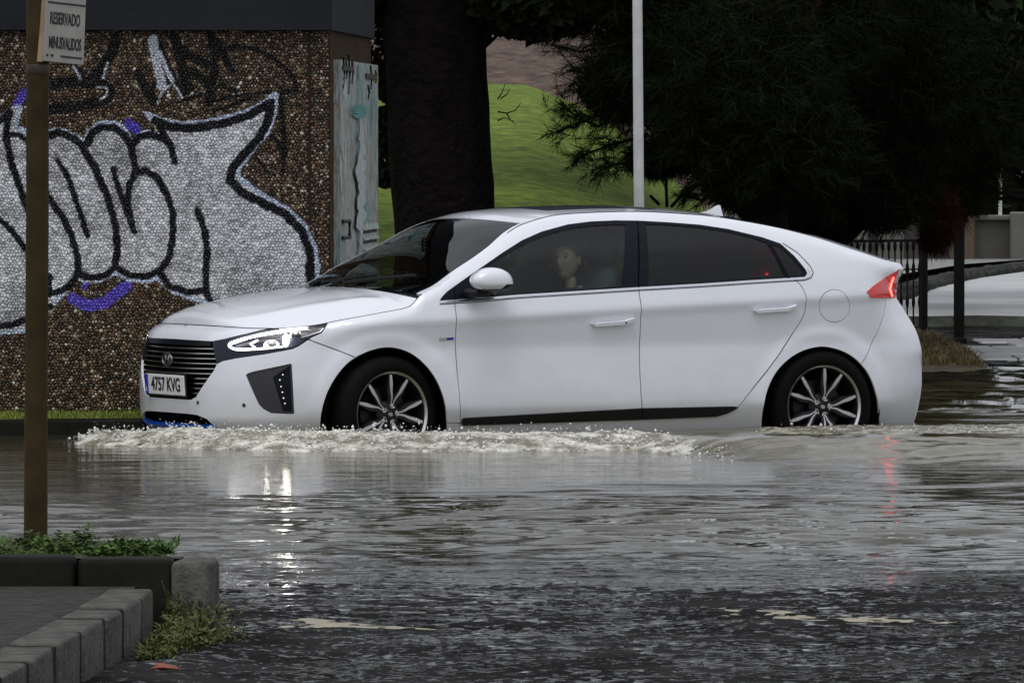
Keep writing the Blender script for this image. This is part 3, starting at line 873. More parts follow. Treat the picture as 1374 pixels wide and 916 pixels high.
# wheel housings
for hx_ in (.88, 3.58):
    for sg in (-1, 1):
        V = []; n = 28
        for yy in (.872, .55):
            for a in np.linspace(-.25, math.pi + .25, n): V.append((hx_ + .372 * math.cos(a), sg * yy, .317 + .372 * math.sin(a)))
        Fs = [(i, i + 1, i + 1 + n, i + n) for i in range(n - 1)] + [tuple(range(n, 2 * n))]
        mk('wheel_housing', V, Fs, M['shell'], car, True)

# ---- wheels
def build_wheel(loc, rz, side, spin, parent):
    """outer face towards -y in its own frame"""
    w = empty('wheel', loc); w.parent = parent; w.rotation_euler = (0, 0, rz if side < 0 else math.pi + rz)
    R0 = .317
    prof = [(.222, .10), (.235, .112), (.27, .115), (.300, .10), (.3155, .075), (.317, .03), (.317, -.03), (.3155, -.072), (.302, -.098), (.275, -.112), (.245, -.113), (.232, -.104), (.222, -.095)]
    t = MB().lathe(prof, 64).build('tyre', M['tyre'], w, True)
    for rr, hh in ((.285, -.1135), (.268, -.1145)):
        pass
    gm = MB()
    for yy in (-.045, 0, .045):
        gm.lathe([(.3172, yy - .005), (.3176, yy), (.3172, yy + .005)], 64)
    gm.build('tread_groove', M['shell'], t, True)
    MB().lathe([(.214, .095), (.210, -.06), (.222, -.098), (.2335, -.106), (.235, -.1045), (.2235, -.092)], 64).build('rim', M['rim'], w, True, 40)
    MB().lathe([(.213, -.02), (.213, -.088), (.2195, -.097)], 64).build('rim_barrel', M['rimdark'], w, True)
    MB().lathe([(.0, -.015), (.15, -.015), (.152, -.005), (.152, .01), (0, .01)], 40).build('brake_disc', M['disc'], w, True, 30)
    MB().lathe([(.0, .02), (.214, .02)], 48).build('wheel_back', M['shell'], w, True)
    MB().lathe([(.0, -.082), (.03, -.082), (.034, -.078), (.062, -.074), (.075, -.060), (.078, -.02), (0, -.02)], 40).build('hub', M['rimdark'], w, True, 30)
    cap = MB().lathe([(.0, -.0865), (.024, -.0862), (.028, -.082), (.028, -.075)], 28).build('hub_cap', M['rimdark'], w, True, 30)
    MB().tube([(.013 * math.cos(a) , -.0885, .008 * math.sin(a)) for a in np.linspace(0, 2 * math.pi, 20)], .0018, 6, False).tube([(-.005, -.0885, -.006), (-.003, -.0885, .006)], .0018, 6).tube([(.003, -.0885, -.006), (.005, -.0885, .006)], .0018, 6).tube([(-.004, -.0885, 0), (.004, -.0885, 0)], .0018, 6).build('cap_emblem', M['rim'], w)
    for k in range(5):
        base = math.radians(spin + 72 * k)
        la = base
        MB().tube([(.052 * math.cos(la), -.083, .052 * math.sin(la)), (.052 * math.cos(la), -.0745, .052 * math.sin(la))], .0085, 6).build('wheel_nut', M['rim'], w)
        # a pair of spokes opening out around the nut: dark body with machined face
        body = MB(); face = MB()
        for sgn in (-1, 1):
            pts_ = []
            for u in np.linspace(0, 1, 13):
                r = .040 + (.219 - .040) * u
                a = base + sgn * (math.radians(13.5) * sstep(.0, .55, u) + math.radians(2.5) * u + math.radians(24) * (1 - u)**5 * .6)
                hw = .0055 + .008 * math.sin(math.pi * min(1, u * 1.1))**.8 + .002 * u
                yy = -.078 - .014 * math.sin(u * math.pi * .5)
                pts_.append((r, a, hw, yy))
            for mb, dy, sc, dep in ((body, .004, 1.35, .035), (face, 0, .62, .005)):
                V = []
                for r, a, hw, yy in pts_:
                    c, s_ = math.cos(a), math.sin(a)
                    off = -sgn * hw * .35 if mb is face else 0
                    if mb is face: hw = (.004 + .0125 * min(1, ((r - .04) / .13))**1.3) * (1 - .35 * max(0, (r - .17) / .05))
                    for q, d in ((-1, dep), (-1, 0), (1, 0), (1, dep)):
                        o_ = q * hw * sc * (1 if d == 0 else 1.1) + off
                        V.append((r * c - o_ * s_, yy + dy + d, r * s_ + o_ * c))
                Fs = []
                m = len(pts_)
                for i in range(m - 1):
                    for q in range(3): Fs.append((i * 4 + q, i * 4 + q + 1, i * 4 + q + 5, i * 4 + q + 4))
                mb.add(V, Fs)
        # arc joining the pair around the nut
        face.tube([(.052 * math.cos(la) + .0165 * math.cos(t_), -.0835, .052 * math.sin(la) + .0165 * math.sin(t_)) for t_ in np.linspace(la + 1.9, la + 2 * math.pi - 1.9, 12)], .0035, 6)
        body.build('spoke', M['rimdark'], w, True, 40)
        face.build('spoke_face', M['rim'], w, True, 40)
    return w
build_wheel((.88, -.79, .317), math.radians(9), -1, 148 - 90 + 17, car)
build_wheel((3.58, -.79, .317), 0, -1, 72, car)
build_wheel((.88, .79, .317), math.radians(9), 1, 20, car)
build_wheel((3.58, .79, .317), 0, 1, 50, car)

# ---- door mirrors
def mirror_shape(side):
    m = empty('door_mirror', (0, 0, 0)); m.parent = car
    cx, cy, cz = 1.62, -1.0, 1.0
    c3 = to_local(np.array([0, 0, CAM_H])); d3 = to_local(np.array([0, 0, CAM_H]) + ray(659.5, 379)) - c3
    cpos = c3 + d3 * ((-1.0 - c3[1]) / d3[1])
    cx, cz = cpos[0] + (.13 if side > 0 else 0), cpos[2]
    nu, nv = 120, 80
    up = []; V = []
    for j in range(nv + 1):
        t = math.pi * j / nv
        for i in range(nu):
            a = 2 * math.pi * i / nu
            X, Y, Z = math.sin(t) * math.cos(a), math.sin(t) * math.sin(a), math.cos(t)
            q = (abs(X)**2.6 + abs(Y)**2.6 + abs(Z)**2.2)**(-1 / 2.4)
            X, Y, Z = X * q, Y * q, Z * q
            zz_ = Z * .082 * (1 if Z > 0 else .60) * (1 - .30 * max(0, -X)**1.5 * (1 if Z > 0 else .1))
            xx = X * .128; yy = Y * .095
            xx += -.012 * Z + .05 * (Y * .5); zz_ += .012 * X * 0
            V.append((cx + xx, cy + yy, cz + zz_))
    Fu, Fl = [], []
    for j in range(nv):
        for i in range(nu):
            a, b = j * nu + i, j * nu + (i + 1) % nu
            f = (a, a + nu, b + nu, b)
            c = np.mean([V[k] for k in f], 0) - (cx, cy, cz)
            lim = -.034 + .026 * float(sstep(.015, .055, c[0]))
            (Fu if c[2] > lim else Fl).append(f)
    def put(name, Fs_, mat, sc=1.0):
        ids = sorted({k for f in Fs_ for k in f}); mp = {k: i for i, k in enumerate(ids)}
        VV = np.array([V[k] for k in ids]); VV = (VV - (cx, cy, cz)) * sc + (cx, cy, cz)
        FF = [tuple(mp[k] for k in f) for f in Fs_]
        if side > 0: VV = VV * [1, -1, 1]; FF = [f[::-1] for f in FF]
        return mk(name, VV, FF, mat, m, True)
    put('mirror_cap', Fu, M['paint']); put('mirror_base', Fl + Fu, M['plastic'], .985)
    sy = -1 if side < 0 else 1
    mb = MB(); mb.tube([(cx - .01, sy * .98, cz - .05), (cx - .05, sy * .93, cz - .062), (cx - .085, sy * .87, cz - .055)], [.035, .034, .04], 12, flat=.6)
    mb.build('mirror_stalk', M['plastic'], m, True)
    return m
mirror_shape(-1); mirror_shape(1)

# ---- antenna fin
fx = 3.22
V = []; prof = [(-.03, -.02), (.05, .012), (.11, .034), (.150, .060), (.165, .070), (.178, .068), (.182, .03), (.19, -.03)]
n = len(prof)
base_z = float(_Zc(fx + .08)) + .006
for sgn in (-1, 1):
    for x, z in prof: V.append((fx + x, sgn * (.03 * (1 - z / .085)), base_z + z - x * .10))
Fs = [tuple(range(n - 1, -1, -1)), tuple(range(n, 2 * n))] + [(i, i + 1, i + 1 + n, i + n) for i in range(n - 1)]
mk('antenna_fin', V, Fs, M['paint'], car, True).data.set_sharp_from_angle(angle=math.radians(60))

# ---- wipers, on the windscreen
def ws(s, r, h=0.0): return P_top(np.array(s), np.array(r)) + np.array([-.012 - h * .5, 0, .02 + h])
for (r0, r1, s1_) in ((.05, -.74, .13), (.40, -.16, .09)):
    a = ws(s_ws0 - .01, r0 if True else 0); b = ws(s_ws0 + s1_ * .8, (r0 + r1) / 2, .004); c = ws(s_ws0 + s1_ * .55, r1, 0)
    k = MB(); k.tube([a, (a + b) / 2 + [0, 0, .006], b], [.009, .007, .005], 6); 
    wp = k.build('wiper', M['plastic'], car)
    MB().tube([ws(s_ws0 + s1_ * u * 1.0 + .01, r0 - .12 + (r1 - r0 + .12) * u, 0) for u in np.linspace(0, 1, 14)], .0065, 6, flat=1.6).build('wiper_blade', M['plastic'], wp)

# ---- cabin
def seat(x, y, parent):
    s_ = empty('seat', (x, y, 0)); s_.parent = parent
    MB().box((0, 0, .47), (.52, .50, .16), 0, .05).build('cushion', M['seat'], s_, True, 50)
    b = MB(); b.box((0, 0, 0), (.13, .50, .62), 0, .045)
    o = b.build('backrest', M['seat'], s_, True, 50); o.location = (.30, 0, .80); o.rotation_euler = (0, math.radians(18), 0)
    h = MB(); h.box((0, 0, 0), (.10, .27, .19), 0, .04); o = h.build('headrest', M['seat'], s_, True, 50); o.location = (.43, 0, 1.19); o.rotation_euler = (0, math.radians(12), 0)
    MB().tube([(.39, .06, 1.05), (.42, .06, 1.14)], .006, 6).tube([(.39, -.06, 1.05), (.42, -.06, 1.14)], .006, 6).build('headrest_post', M['chrome'], s_)
seat(2.02, -.37, car); seat(2.02, .37, car)
rb = MB(); rb.box((2.95, 0, .48), (.5, 1.25, .16), 0, .05); rb.box((3.25, 0, .80), (.14, 1.25, .56), 0, .05).box((3.3, -.38, 1.12), (.09, .25, .13), 0, .03).box((3.3, .38, 1.12), (.09, .25, .13), 0, .03)
rb.build('rear_bench', M['seat'], car, True, 50)
MB().box((1.33, 0, .80), (.36, 1.42, .26), 0, .08).box((1.42, -.37, .93), (.16, .36, .05), 0, .02).build('dashboard', M['cabin'], car, True, 50)
sw = MB().tube([(.0, .185 * math.cos(a), .185 * math.sin(a)) for a in np.linspace(0, 2 * math.pi, 33)], .014, 10, False).build('steering_wheel', M['cabin'], car, True)
sw.location = (1.66, -.37, .86); sw.rotation_euler = (0, math.radians(24), 0)
MB().ball((0, 0, 0), (.02, .06, .05)).tube([(0, -.18, 0), (0, .18, 0)], .012, 8).tube([(0, 0, 0), (0, 0, -.18)], .012, 8).tube([(0, 0, 0), (-.2, 0, -.02)], .025, 8).build('steering_spokes', M['cabin'], sw, True)
top_piece('headliner', s_ws1 + .01, s_rg0, 20, .96, 21, M['headliner'], car, off=-.035, rim=0)
MB().box((1.66, 0, 1.28), (.03, .24, .06), 0, .01).build('rear_view_mirror', M['cabin'], car, True, 40)
# ================================================================ GROUND AND WATER
def ridge_toe(X): return np.interp(X, [-2.6, -2.35, -2.0, -1.6, -1.2, -.4, .65, 1.1, 1.8, 4], [41.4, 41.15, 40.75, 40.5, 40.2, 40.15, 40.35, 38.9, 38.3, 38.4])
def ridge_amp(X): return np.interp(X, [-2.7, -2.38, -2.1, -1.8, -1.2, -.6, .0, .65, 1.3, 2.0, 3, 6, 9], [0, .01, .045, .07, .075, .066, .058, .058, .095, .10, .10, .08, .0])
def ridge_len(X): return np.interp(X, [-2, .4, 1.1, 2], [.42, .45, 1.0, 1.3])

def ground_z(X, Y):
    X = np.asarray(X, float); Y = np.asarray(Y, float)
    z = .0009 * (1 - sstep(26.6, 30.0, Y + 1.6 * (fbm(X * .8, Y * .4, 3, 19) - .5))) - .0045 * sstep(26.6, 30, Y) - .17 * sstep(27.2, 38, Y) + .17 * sstep(46, 54, Y) + .014 * sstep(52, 60, Y)
    z = z + .022 * (1 - sstep(-1.15, -.62, X + .10 * (fbm(X * 2, Y * 1.2, 3, 5) - .5))) * (1 - sstep(25.0, 27.0, Y))
    z = z + (.0085 * (fbm(X * 21, Y * 12, 3, 3, .6) - .5) * 2 + .006 * (fbm(X * 1.6, Y * .9, 3, 9) - .5)) * (1 - sstep(27.5, 31.5, Y))
    z = z - .005 * sstep(23.5, 21.5, Y) * 0
    z = z + .10 * sstep(42.6, 43.1, Y) * (1 - sstep(-.6, -.4, X))
    return z

def grid_obj(name, xs, ys, zf, mat, kind='structure'):
    XX, YY = np.meshgrid(xs, ys)
    V = np.stack([XX, YY, zf(XX, YY)], -1).reshape(-1, 3)
    nx, ny = len(xs), len(ys); i = np.arange(nx * ny).reshape(ny, nx)
    Fq = np.stack([i[:-1, :-1], i[:-1, 1:], i[1:, 1:], i[1:, :-1]], -1).reshape(-1, 4)
    o = mk(name, V, Fq, mat, None, True)
    tag(o, kind=kind)
    return o

def node_mat(name):
    m = bpy.data.materials.new(name); m.use_nodes = True
    return m, m.node_tree, m.node_tree.nodes['Principled BSDF']

# asphalt, wet
m, nt, b = node_mat('wet_asphalt')
tc = nt.nodes.new('ShaderNodeTexCoord')
n1 = nt.nodes.new('ShaderNodeTexNoise'); n1.inputs['Scale'].default_value = 90; n1.inputs['Detail'].default_value = 4
n2 = nt.nodes.new('ShaderNodeTexNoise'); n2.inputs['Scale'].default_value = 1.4; n2.inputs['Detail'].default_value = 6
nt.links.new(tc.outputs['Object'], n1.inputs['Vector']); nt.links.new(tc.outputs['Object'], n2.inputs['Vector'])
mr = nt.nodes.new('ShaderNodeMapRange'); mr.inputs['From Min'].default_value = .35; mr.inputs['From Max'].default_value = .65; mr.inputs['To Min'].default_value = .013; mr.inputs['To Max'].default_value = .032
nt.links.new(n2.outputs['Fac'], mr.inputs['Value'])
cc = nt.nodes.new('ShaderNodeCombineColor')
for k in range(3): nt.links.new(mr.outputs['Result'], cc.inputs[k])
nt.links.new(cc.outputs[0], b.inputs['Base Color'])
b.inputs['Roughness'].default_value = .95; b.inputs['Specular IOR Level'].default_value = .0
wf = nt.nodes.new('ShaderNodeTexNoise'); wf.inputs['Scale'].default_value = 19; wf.inputs['Detail'].default_value = 4; wf.inputs['Roughness'].default_value = .65
nt.links.new(tc.outputs['Object'], wf.inputs['Vector'])
wl = nt.nodes.new('ShaderNodeTexNoise'); wl.inputs['Scale'].default_value = 1.7; wl.inputs['Detail'].default_value = 4; nt.links.new(tc.outputs['Object'], wl.inputs['Vector'])
wl2 = nt.nodes.new('ShaderNodeMath'); wl2.operation = 'MULTIPLY_ADD'; wl2.inputs[1].default_value = .55; nt.links.new(wl.outputs['Fac'], wl2.inputs[0])
wl3 = nt.nodes.new('ShaderNodeMath'); wl3.operation = 'SUBTRACT'; wl3.inputs[1].default_value = .285; nt.links.new(wf.outputs['Fac'], wl3.inputs[0]); nt.links.new(wl3.outputs[0], wl2.inputs[2])
wr1 = nt.nodes.new('ShaderNodeMapRange'); wr1.inputs['From Min'].default_value = .54; wr1.inputs['From Max'].default_value = .62; wr1.inputs['To Min'].default_value = .98; wr1.inputs['To Max'].default_value = .10
wr2 = nt.nodes.new('ShaderNodeMapRange'); wr2.inputs['From Min'].default_value = .54; wr2.inputs['From Max'].default_value = .62; wr2.inputs['To Min'].default_value = .0; wr2.inputs['To Max'].default_value = .9
for q_, s_ in ((wr1, 'Roughness'), (wr2, 'Specular IOR Level')): nt.links.new(wl2.outputs[0], q_.inputs['Value']); nt.links.new(q_.outputs['Result'], b.inputs[s_])
bp = nt.nodes.new('ShaderNodeBump'); bp.inputs['Strength'].default_value = .8; bp.inputs['Distance'].default_value = .005
nt.links.new(n1.outputs['Fac'], bp.inputs['Height']); nt.links.new(bp.outputs['Normal'], b.inputs['Normal'])
M['asphalt'] = m

xs = np.concatenate([[-400, -150, -60, -25, -12, -7], np.arange(-4, -1.8, .1), np.arange(-1.8, 1.8, .0135), np.arange(1.8, 4.01, .1), [5, 7, 12, 25, 60, 150, 400]])
ys = np.concatenate([[-200, -60, 0, 10, 17], np.arange(20, 22.4, .08), np.arange(22.4, 30, .021), np.arange(30, 34, .15), np.arange(34, 70, .5), [75, 85, 100, 130, 200, 400, 900, 1500]])
grid_obj('ground', xs, ys, ground_z, M['asphalt'])

# ---- waves
wr_ = np.random.default_rng(11)
WV = []
for lam, amp, n in ((1.6, .0026, 7), (.8, .0022, 14), (.42, .0020, 24), (.22, .0011, 34), (.12, .0005, 26)):
    for _ in range(n):
        l = lam * wr_.uniform(.75, 1.3); th = wr_.normal(math.pi / 2, .27); k = 2 * math.pi / l
        WV.append((k * math.cos(th), k * math.sin(th), wr_.uniform(0, 2 * math.pi), amp * wr_.uniform(.5, 1.2)))
def wave_gain(X, Y):
    g = .10 + .72 * (1 - sstep(33.0, 36.5, Y + .8 * (fbm(X * .8, Y * .5, 3, 21) - .5)))
    g = g * (.03 + .97 * sstep(27.2, 31.0, Y + 1.2 * (fbm(X * .9, Y * .4, 3, 23) - .5)))
    patch = .30 + 1.45 * fbm(X * .8, Y * .45, 4, 31)
    g = g * patch
    g = g + 1.1 * sstep(43.5, 46, Y)
    g = g + .22 * sstep(.8, 1.6, X) * sstep(34, 36, Y) * (1 - sstep(43, 45, Y))
    return g
def swell(X, Y):
    toe, A, L = ridge_toe(X), ridge_amp(X), ridge_len(X)
    wob = .10 * (fbm(X * 2.2, Y * .3, 3, 41) - .5)
    d = Y - toe - wob
    up = sstep(0, 1, d / L)
    back = 1 - .55 * sstep(L, L + 1.6, d)
    back = back * (1 - sstep(5.5, 9, d))
    z = A * up * back
    # lesser swell running in front of the car
    d2 = np.abs(Y - (36.0 + .25 * np.sin(X * 1.3)))
    z = z + .018 * np.exp(-(d2 / .45)**2) * sstep(-.6, .8, X)
    # hollow water inside the car's own footprint
    L_ = to_local(np.stack([X, Y, np.zeros_like(X)], -1))
    return z
def water_z(X, Y):
    z = swell(X, Y); g = wave_gain(X, Y)
    s = np.zeros_like(X)
    wx = .5 * fbm(X * 1.3, Y * .9, 3, 51); wy = .55 * fbm(X * 1.5, Y * .7, 3, 57)
    for kx, ky, ph, a in WV:
        s += a * np.sin(kx * (X + wx) + ky * (Y + wy) + ph)
    chop = np.abs(np.interp(ridge_amp(X), [0, .1], [0, 1])) * sstep(.0, .5, Y - ridge_toe(X)) * (1 - sstep(3, 5, Y - ridge_toe(X)))
    return z + s * g + chop * .022 * (fbm(X * 6, Y * 4, 4, 61) - .5)
xs = np.concatenate([[-400, -120, -40, -15, -8, -5.5], np.arange(-4.2, 4.6, .026), [5.5, 8, 15, 40, 120, 400]])
ys = np.concatenate([[-200, -50, 0, 10, 16], np.arange(20.5, 33, .035), np.arange(33, 46, .045), np.arange(46, 66, .12), [68, 72, 80, 100, 200, 600, 1500]])
XX, YY = np.meshgrid(xs, ys)
Z = water_z(XX, YY)
far = (np.abs(XX) > 4.7) | (YY > 66) | (YY < 20.4)
Z[far] = np.where(YY[far] > 66, -.01, 0)
V = np.stack([XX, YY, Z], -1).reshape(-1, 3)
ny, nx = XX.shape; i = np.arange(nx * ny).reshape(ny, nx)
Fq = np.stack([i[:-1, :-1], i[:-1, 1:], i[1:, 1:], i[1:, :-1]], -1).reshape(-1, 4)
# leave the car's cabin dry: the sheet stops at the bodywork
fc = V[Fq].mean(1); lc = to_local(fc)
hw = np.interp(lc[:, 0], _Cs[::20, 0], _Cs[::20, 1], left=0, right=0)
inside = (np.abs(lc[:, 1]) < np.minimum(hw - .16, .62)) & (lc[:, 0] > .25) & (lc[:, 0] < 4.1)
Fq = Fq[~inside]
m, nt, b = node_mat('flood_water')
depth = np.clip(V[:, 2] - ground_z(V[:, 0], V[:, 1]), 0, 1)
turb = (ridge_amp(V[:, 0]) > .02) * sstep(-.1, .6, V[:, 1] - ridge_toe(V[:, 0])) * (1 - sstep(3, 6, V[:, 1] - ridge_toe(V[:, 0])))
water = mk('water', V, Fq, m, None, True); tag(water, kind='structure')
a = water.data.color_attributes.new('depth', 'FLOAT_COLOR', 'POINT')
c4 = np.ones((len(V), 4), np.float32); c4[:, 0] = np.clip(depth / .06, 0, 1)**.7; c4[:, 1] = turb; c4[:, 2] = 1 - sstep(27.0, 30.5, V[:, 1] + 1.5 * (fbm(V[:, 0] * .9, V[:, 1] * .5, 3, 91) - .5))
a.data.foreach_set('color', c4.ravel())
nt.nodes.remove(b)
out = nt.nodes['Material Output']
va = nt.nodes.new('ShaderNodeVertexColor'); va.layer_name = 'depth'
sp = nt.nodes.new('ShaderNodeSeparateColor'); nt.links.new(va.outputs['Color'], sp.inputs[0])
tc = nt.nodes.new('ShaderNodeTexCoord')
mp = nt.nodes.new('ShaderNodeMapping'); mp.inputs['Scale'].default_value = (.38, .9, 1)
nt.links.new(tc.outputs['Object'], mp.inputs['Vector'])
na = nt.nodes.new('ShaderNodeTexNoise'); na.inputs['Scale'].default_value = 16; na.inputs['Detail'].default_value = 5; na.inputs['Roughness'].default_value = .6
nt.links.new(mp.outputs['Vector'], na.inputs['Vector'])
fl = nt.nodes.new('ShaderNodeTexNoise'); fl.inputs['Scale'].default_value = 26; fl.inputs['Detail'].default_value = 4; fl.inputs['Roughness'].default_value = .6
fm = nt.nodes.new('ShaderNodeMapping'); fm.inputs['Scale'].default_value = (.8, 1.0, 1); nt.links.new(tc.outputs['Object'], fm.inputs['Vector']); nt.links.new(fm.outputs['Vector'], fl.inputs['Vector'])
flr = nt.nodes.new('ShaderNodeMapRange'); flr.inputs['From Min'].default_value = .48; flr.inputs['From Max'].default_value = .75; nt.links.new(fl.outputs['Fac'], flr.inputs['Value'])
flm = nt.nodes.new('ShaderNodeMath'); flm.operation = 'MULTIPLY'; nt.links.new(flr.outputs['Result'], flm.inputs[0]); nt.links.new(sp.outputs[2], flm.inputs[1])
nam = nt.nodes.new('ShaderNodeMath'); nam.operation = 'MULTIPLY'; nam.inputs[1].default_value = .42; nt.links.new(na.outputs['Fac'], nam.inputs[0])
inv = nt.nodes.new('ShaderNodeMath'); inv.operation = 'SUBTRACT'; inv.inputs[0].default_value = 1.0; nt.links.new(sp.outputs[2], inv.inputs[1])
nam2 = nt.nodes.new('ShaderNodeMath'); nam2.operation = 'MULTIPLY'; nt.links.new(nam.outputs[0], nam2.inputs[0]); nt.links.new(inv.outputs[0], nam2.inputs[1])
hs = nt.nodes.new('ShaderNodeMath'); hs.operation = 'ADD'; nt.links.new(flm.outputs[0], hs.inputs[0]); nt.links.new(nam2.outputs[0], hs.inputs[1])
bp = nt.nodes.new('ShaderNodeBump'); bp.inputs['Strength'].default_value = 1.0; bp.inputs['Distance'].default_value = .007
nt.links.new(hs.outputs[0], bp.inputs['Height'])
gl = nt.nodes.new('ShaderNodeBsdfGlossy'); gl.inputs['Roughness'].default_value = .04; gl.inputs['Color'].default_value = (1, 1, 1, 1)
df = nt.nodes.new('ShaderNodeBsdfDiffuse'); df.inputs['Color'].default_value = (.05, .044, .022, 1)
tr = nt.nodes.new('ShaderNodeBsdfTransparent'); tr.inputs['Color'].default_value = (.80, .80, .76, 1)
dmx = nt.nodes.new('ShaderNodeMix'); dmx.data_type = 'RGBA'; dmx.inputs[6].default_value = (.045, .040, .022, 1); dmx.inputs[7].default_value = (.105, .09, .042, 1); nt.links.new(sp.outputs[1], dmx.inputs[0]); nt.links.new(dmx.outputs[2], df.inputs['Color'])
m1 = nt.nodes.new('ShaderNodeMixShader'); nt.links.new(sp.outputs[0], m1.inputs['Fac']); nt.links.new(tr.outputs[0], m1.inputs[1]); nt.links.new(df.outputs[0], m1.inputs[2])
fr = nt.nodes.new('ShaderNodeFresnel'); fr.inputs['IOR'].default_value = 1.33
for n in (gl, fr, df): nt.links.new(bp.outputs['Normal'], n.inputs['Normal'])
m2 = nt.nodes.new('ShaderNodeMixShader'); nt.links.new(fr.outputs[0], m2.inputs['Fac']); nt.links.new(m1.outputs[0], m2.inputs[1]); nt.links.new(gl.outputs[0], m2.inputs[2])
nt.links.new(m2.outputs[0], out.inputs['Surface'])

# ---- white water: lumpy foam sheet over the bow wave plus thrown drops
def foam_sheet(x0, x1, y0f, y1f, lump, dens, seed, nx, ny):
    xs = np.linspace(x0, x1, nx); t = np.linspace(0, 1, ny)
    X, T = np.meshgrid(xs, t); Y = y0f(X) + (y1f(X) - y0f(X)) * T
    n = .55 * fbm(X * 4.5, Y * 6, 4, seed, .5) + .45 * fbm(X * 13, Y * 13, 4, seed + 9, .55); n2 = fbm(X * 38, Y * 38, 3, seed + 5)
    edge = sstep(0, .10, T) * (1 - sstep(.75, 1, T)) * sstep(x0, x0 + .15, X) * (1 - sstep(x1 - .5, x1, X))
    z = water_z(X, Y) - .012 + edge * (.016 + lump * (n - .36) * 2 + .012 * (n2 - .5))
    return X, Y, z, edge
m, nt, b = node_mat('white_water')
tc = nt.nodes.new('ShaderNodeTexCoord')
n1 = nt.nodes.new('ShaderNodeTexNoise'); n1.inputs['Scale'].default_value = 7; n1.inputs['Detail'].default_value = 9; n1.inputs['Roughness'].default_value = .7
nt.links.new(tc.outputs['Object'], n1.inputs['Vector'])
cr = nt.nodes.new('ShaderNodeValToRGB'); nt.links.new(n1.outputs['Fac'], cr.inputs['Fac'])
cr.color_ramp.elements[0].position = .44; cr.color_ramp.elements[0].color = (.17, .15, .10, 1)
cr.color_ramp.elements[1].position = .60; cr.color_ramp.elements[1].color = (.74, .72, .64, 1)
nt.links.new(cr.outputs['Color'], b.inputs['Base Color']); b.inputs['Roughness'].default_value = .22; b.inputs['Specular IOR Level'].default_value = .6
bp = nt.nodes.new('ShaderNodeBump'); bp.inputs['Strength'].default_value = .8; bp.inputs['Distance'].default_value = .012
n2 = nt.nodes.new('ShaderNodeTexNoise'); n2.inputs['Scale'].default_value = 60; n2.inputs['Detail'].default_value = 5
nt.links.new(tc.outputs['Object'], n2.inputs['Vector']); nt.links.new(n2.outputs['Fac'], bp.inputs['Height']); nt.links.new(bp.outputs['Normal'], b.inputs['Normal'])
M['foam'] = m
M['spray'] = pmat('spray_drops', (.74, .74, .70), .15)
m2_ = m.copy(); m2_.name = 'murky_foam'; M['murk'] = m2_
e_ = [n for n in m2_.node_tree.nodes if n.type == 'VALTORGB'][0].color_ramp.elements; e_[0].color = (.09, .08, .045, 1); e_[1].color = (.42, .40, .32, 1); e_[0].position = .46; e_[1].position = .64
def build_foam(x0, x1, y0f, y1f, lump, seed, nx, ny, drops, dh, name='splash_foam', dmin=0.0):
    X, Y, z, edge = foam_sheet(x0, x1, y0f, y1f, lump, 1, seed, nx, ny)
    V = np.stack([X, Y, z], -1).reshape(-1, 3); i = np.arange(nx * ny).reshape(ny, nx)
    Fq = np.stack([i[:-1, :-1], i[:-1, 1:], i[1:, 1:], i[1:, :-1]], -1).reshape(-1, 4)
    r = np.random.default_rng(seed)
    # drops: octahedral beads, some drawn out
    oc = np.array([(1, 0, 0), (0, 1, 0), (-1, 0, 0), (0, -1, 0), (0, 0, 1), (0, 0, -1)], float)
    of = np.array([(0, 1, 4), (1, 2, 4), (2, 3, 4), (3, 0, 4), (1, 0, 5), (2, 1, 5), (3, 2, 5), (0, 3, 5)])
    ix = r.integers(0, nx, drops); iy = (r.beta(1.6, 2.2, drops) * (ny - 1)).astype(int)
    c = np.stack([X[iy, ix], Y[iy, ix], z[iy, ix]], -1); e = edge[iy, ix]
    c += r.normal(0, .012, c.shape); c[:, 2] += np.abs(r.normal(0, 1, drops)) * dh * e * (r.random(drops)**2) * (1.3 * fbm(c[:, 0] * 3, c[:, 1] * 0, 2, seed + 3) + .1) + .002
    rad = r.gamma(2.0, .0016, drops).clip(.0015, .008)
    DV = c[:, None, :] + oc[None] * rad[:, None, None] * r.uniform(.6, 1.8, (drops, 1, 3))
    DF = (of[None] + (np.arange(drops) * 6)[:, None, None]).reshape(-1, 3)
    tri = np.vstack([Fq[:, [0, 1, 2]], Fq[:, [0, 2, 3]], DF + len(V)])
    o = mk(name, np.vstack([V, DV.reshape(-1, 3)]), tri, None, None, True, mats=[M['foam'] if name == 'splash_foam' else M['murk'], M['spray']], midx=np.concatenate([np.zeros(len(Fq) * 2), np.ones(len(DF))]))
    tag(o, kind='stuff')
    return o
f1 = build_foam(-2.42, 1.15, lambda X: ridge_toe(X) - .05, lambda X: ridge_toe(X) + .95, .034, 101, 900, 210, 2600, .030)
tag(f1, 'churned white bow wave breaking in front of and along the car', 'foam')
f2 = build_foam(1.30, 3.8, lambda X: 41.6 - .62 * (X - 1.3), lambda X: 42.6 + .15 * (X - 1.3), .022, 131, 420, 160, 300, .008, 'wake_foam')
tag(f2, 'broken water trailing past the rear wheel of the car', 'foam')

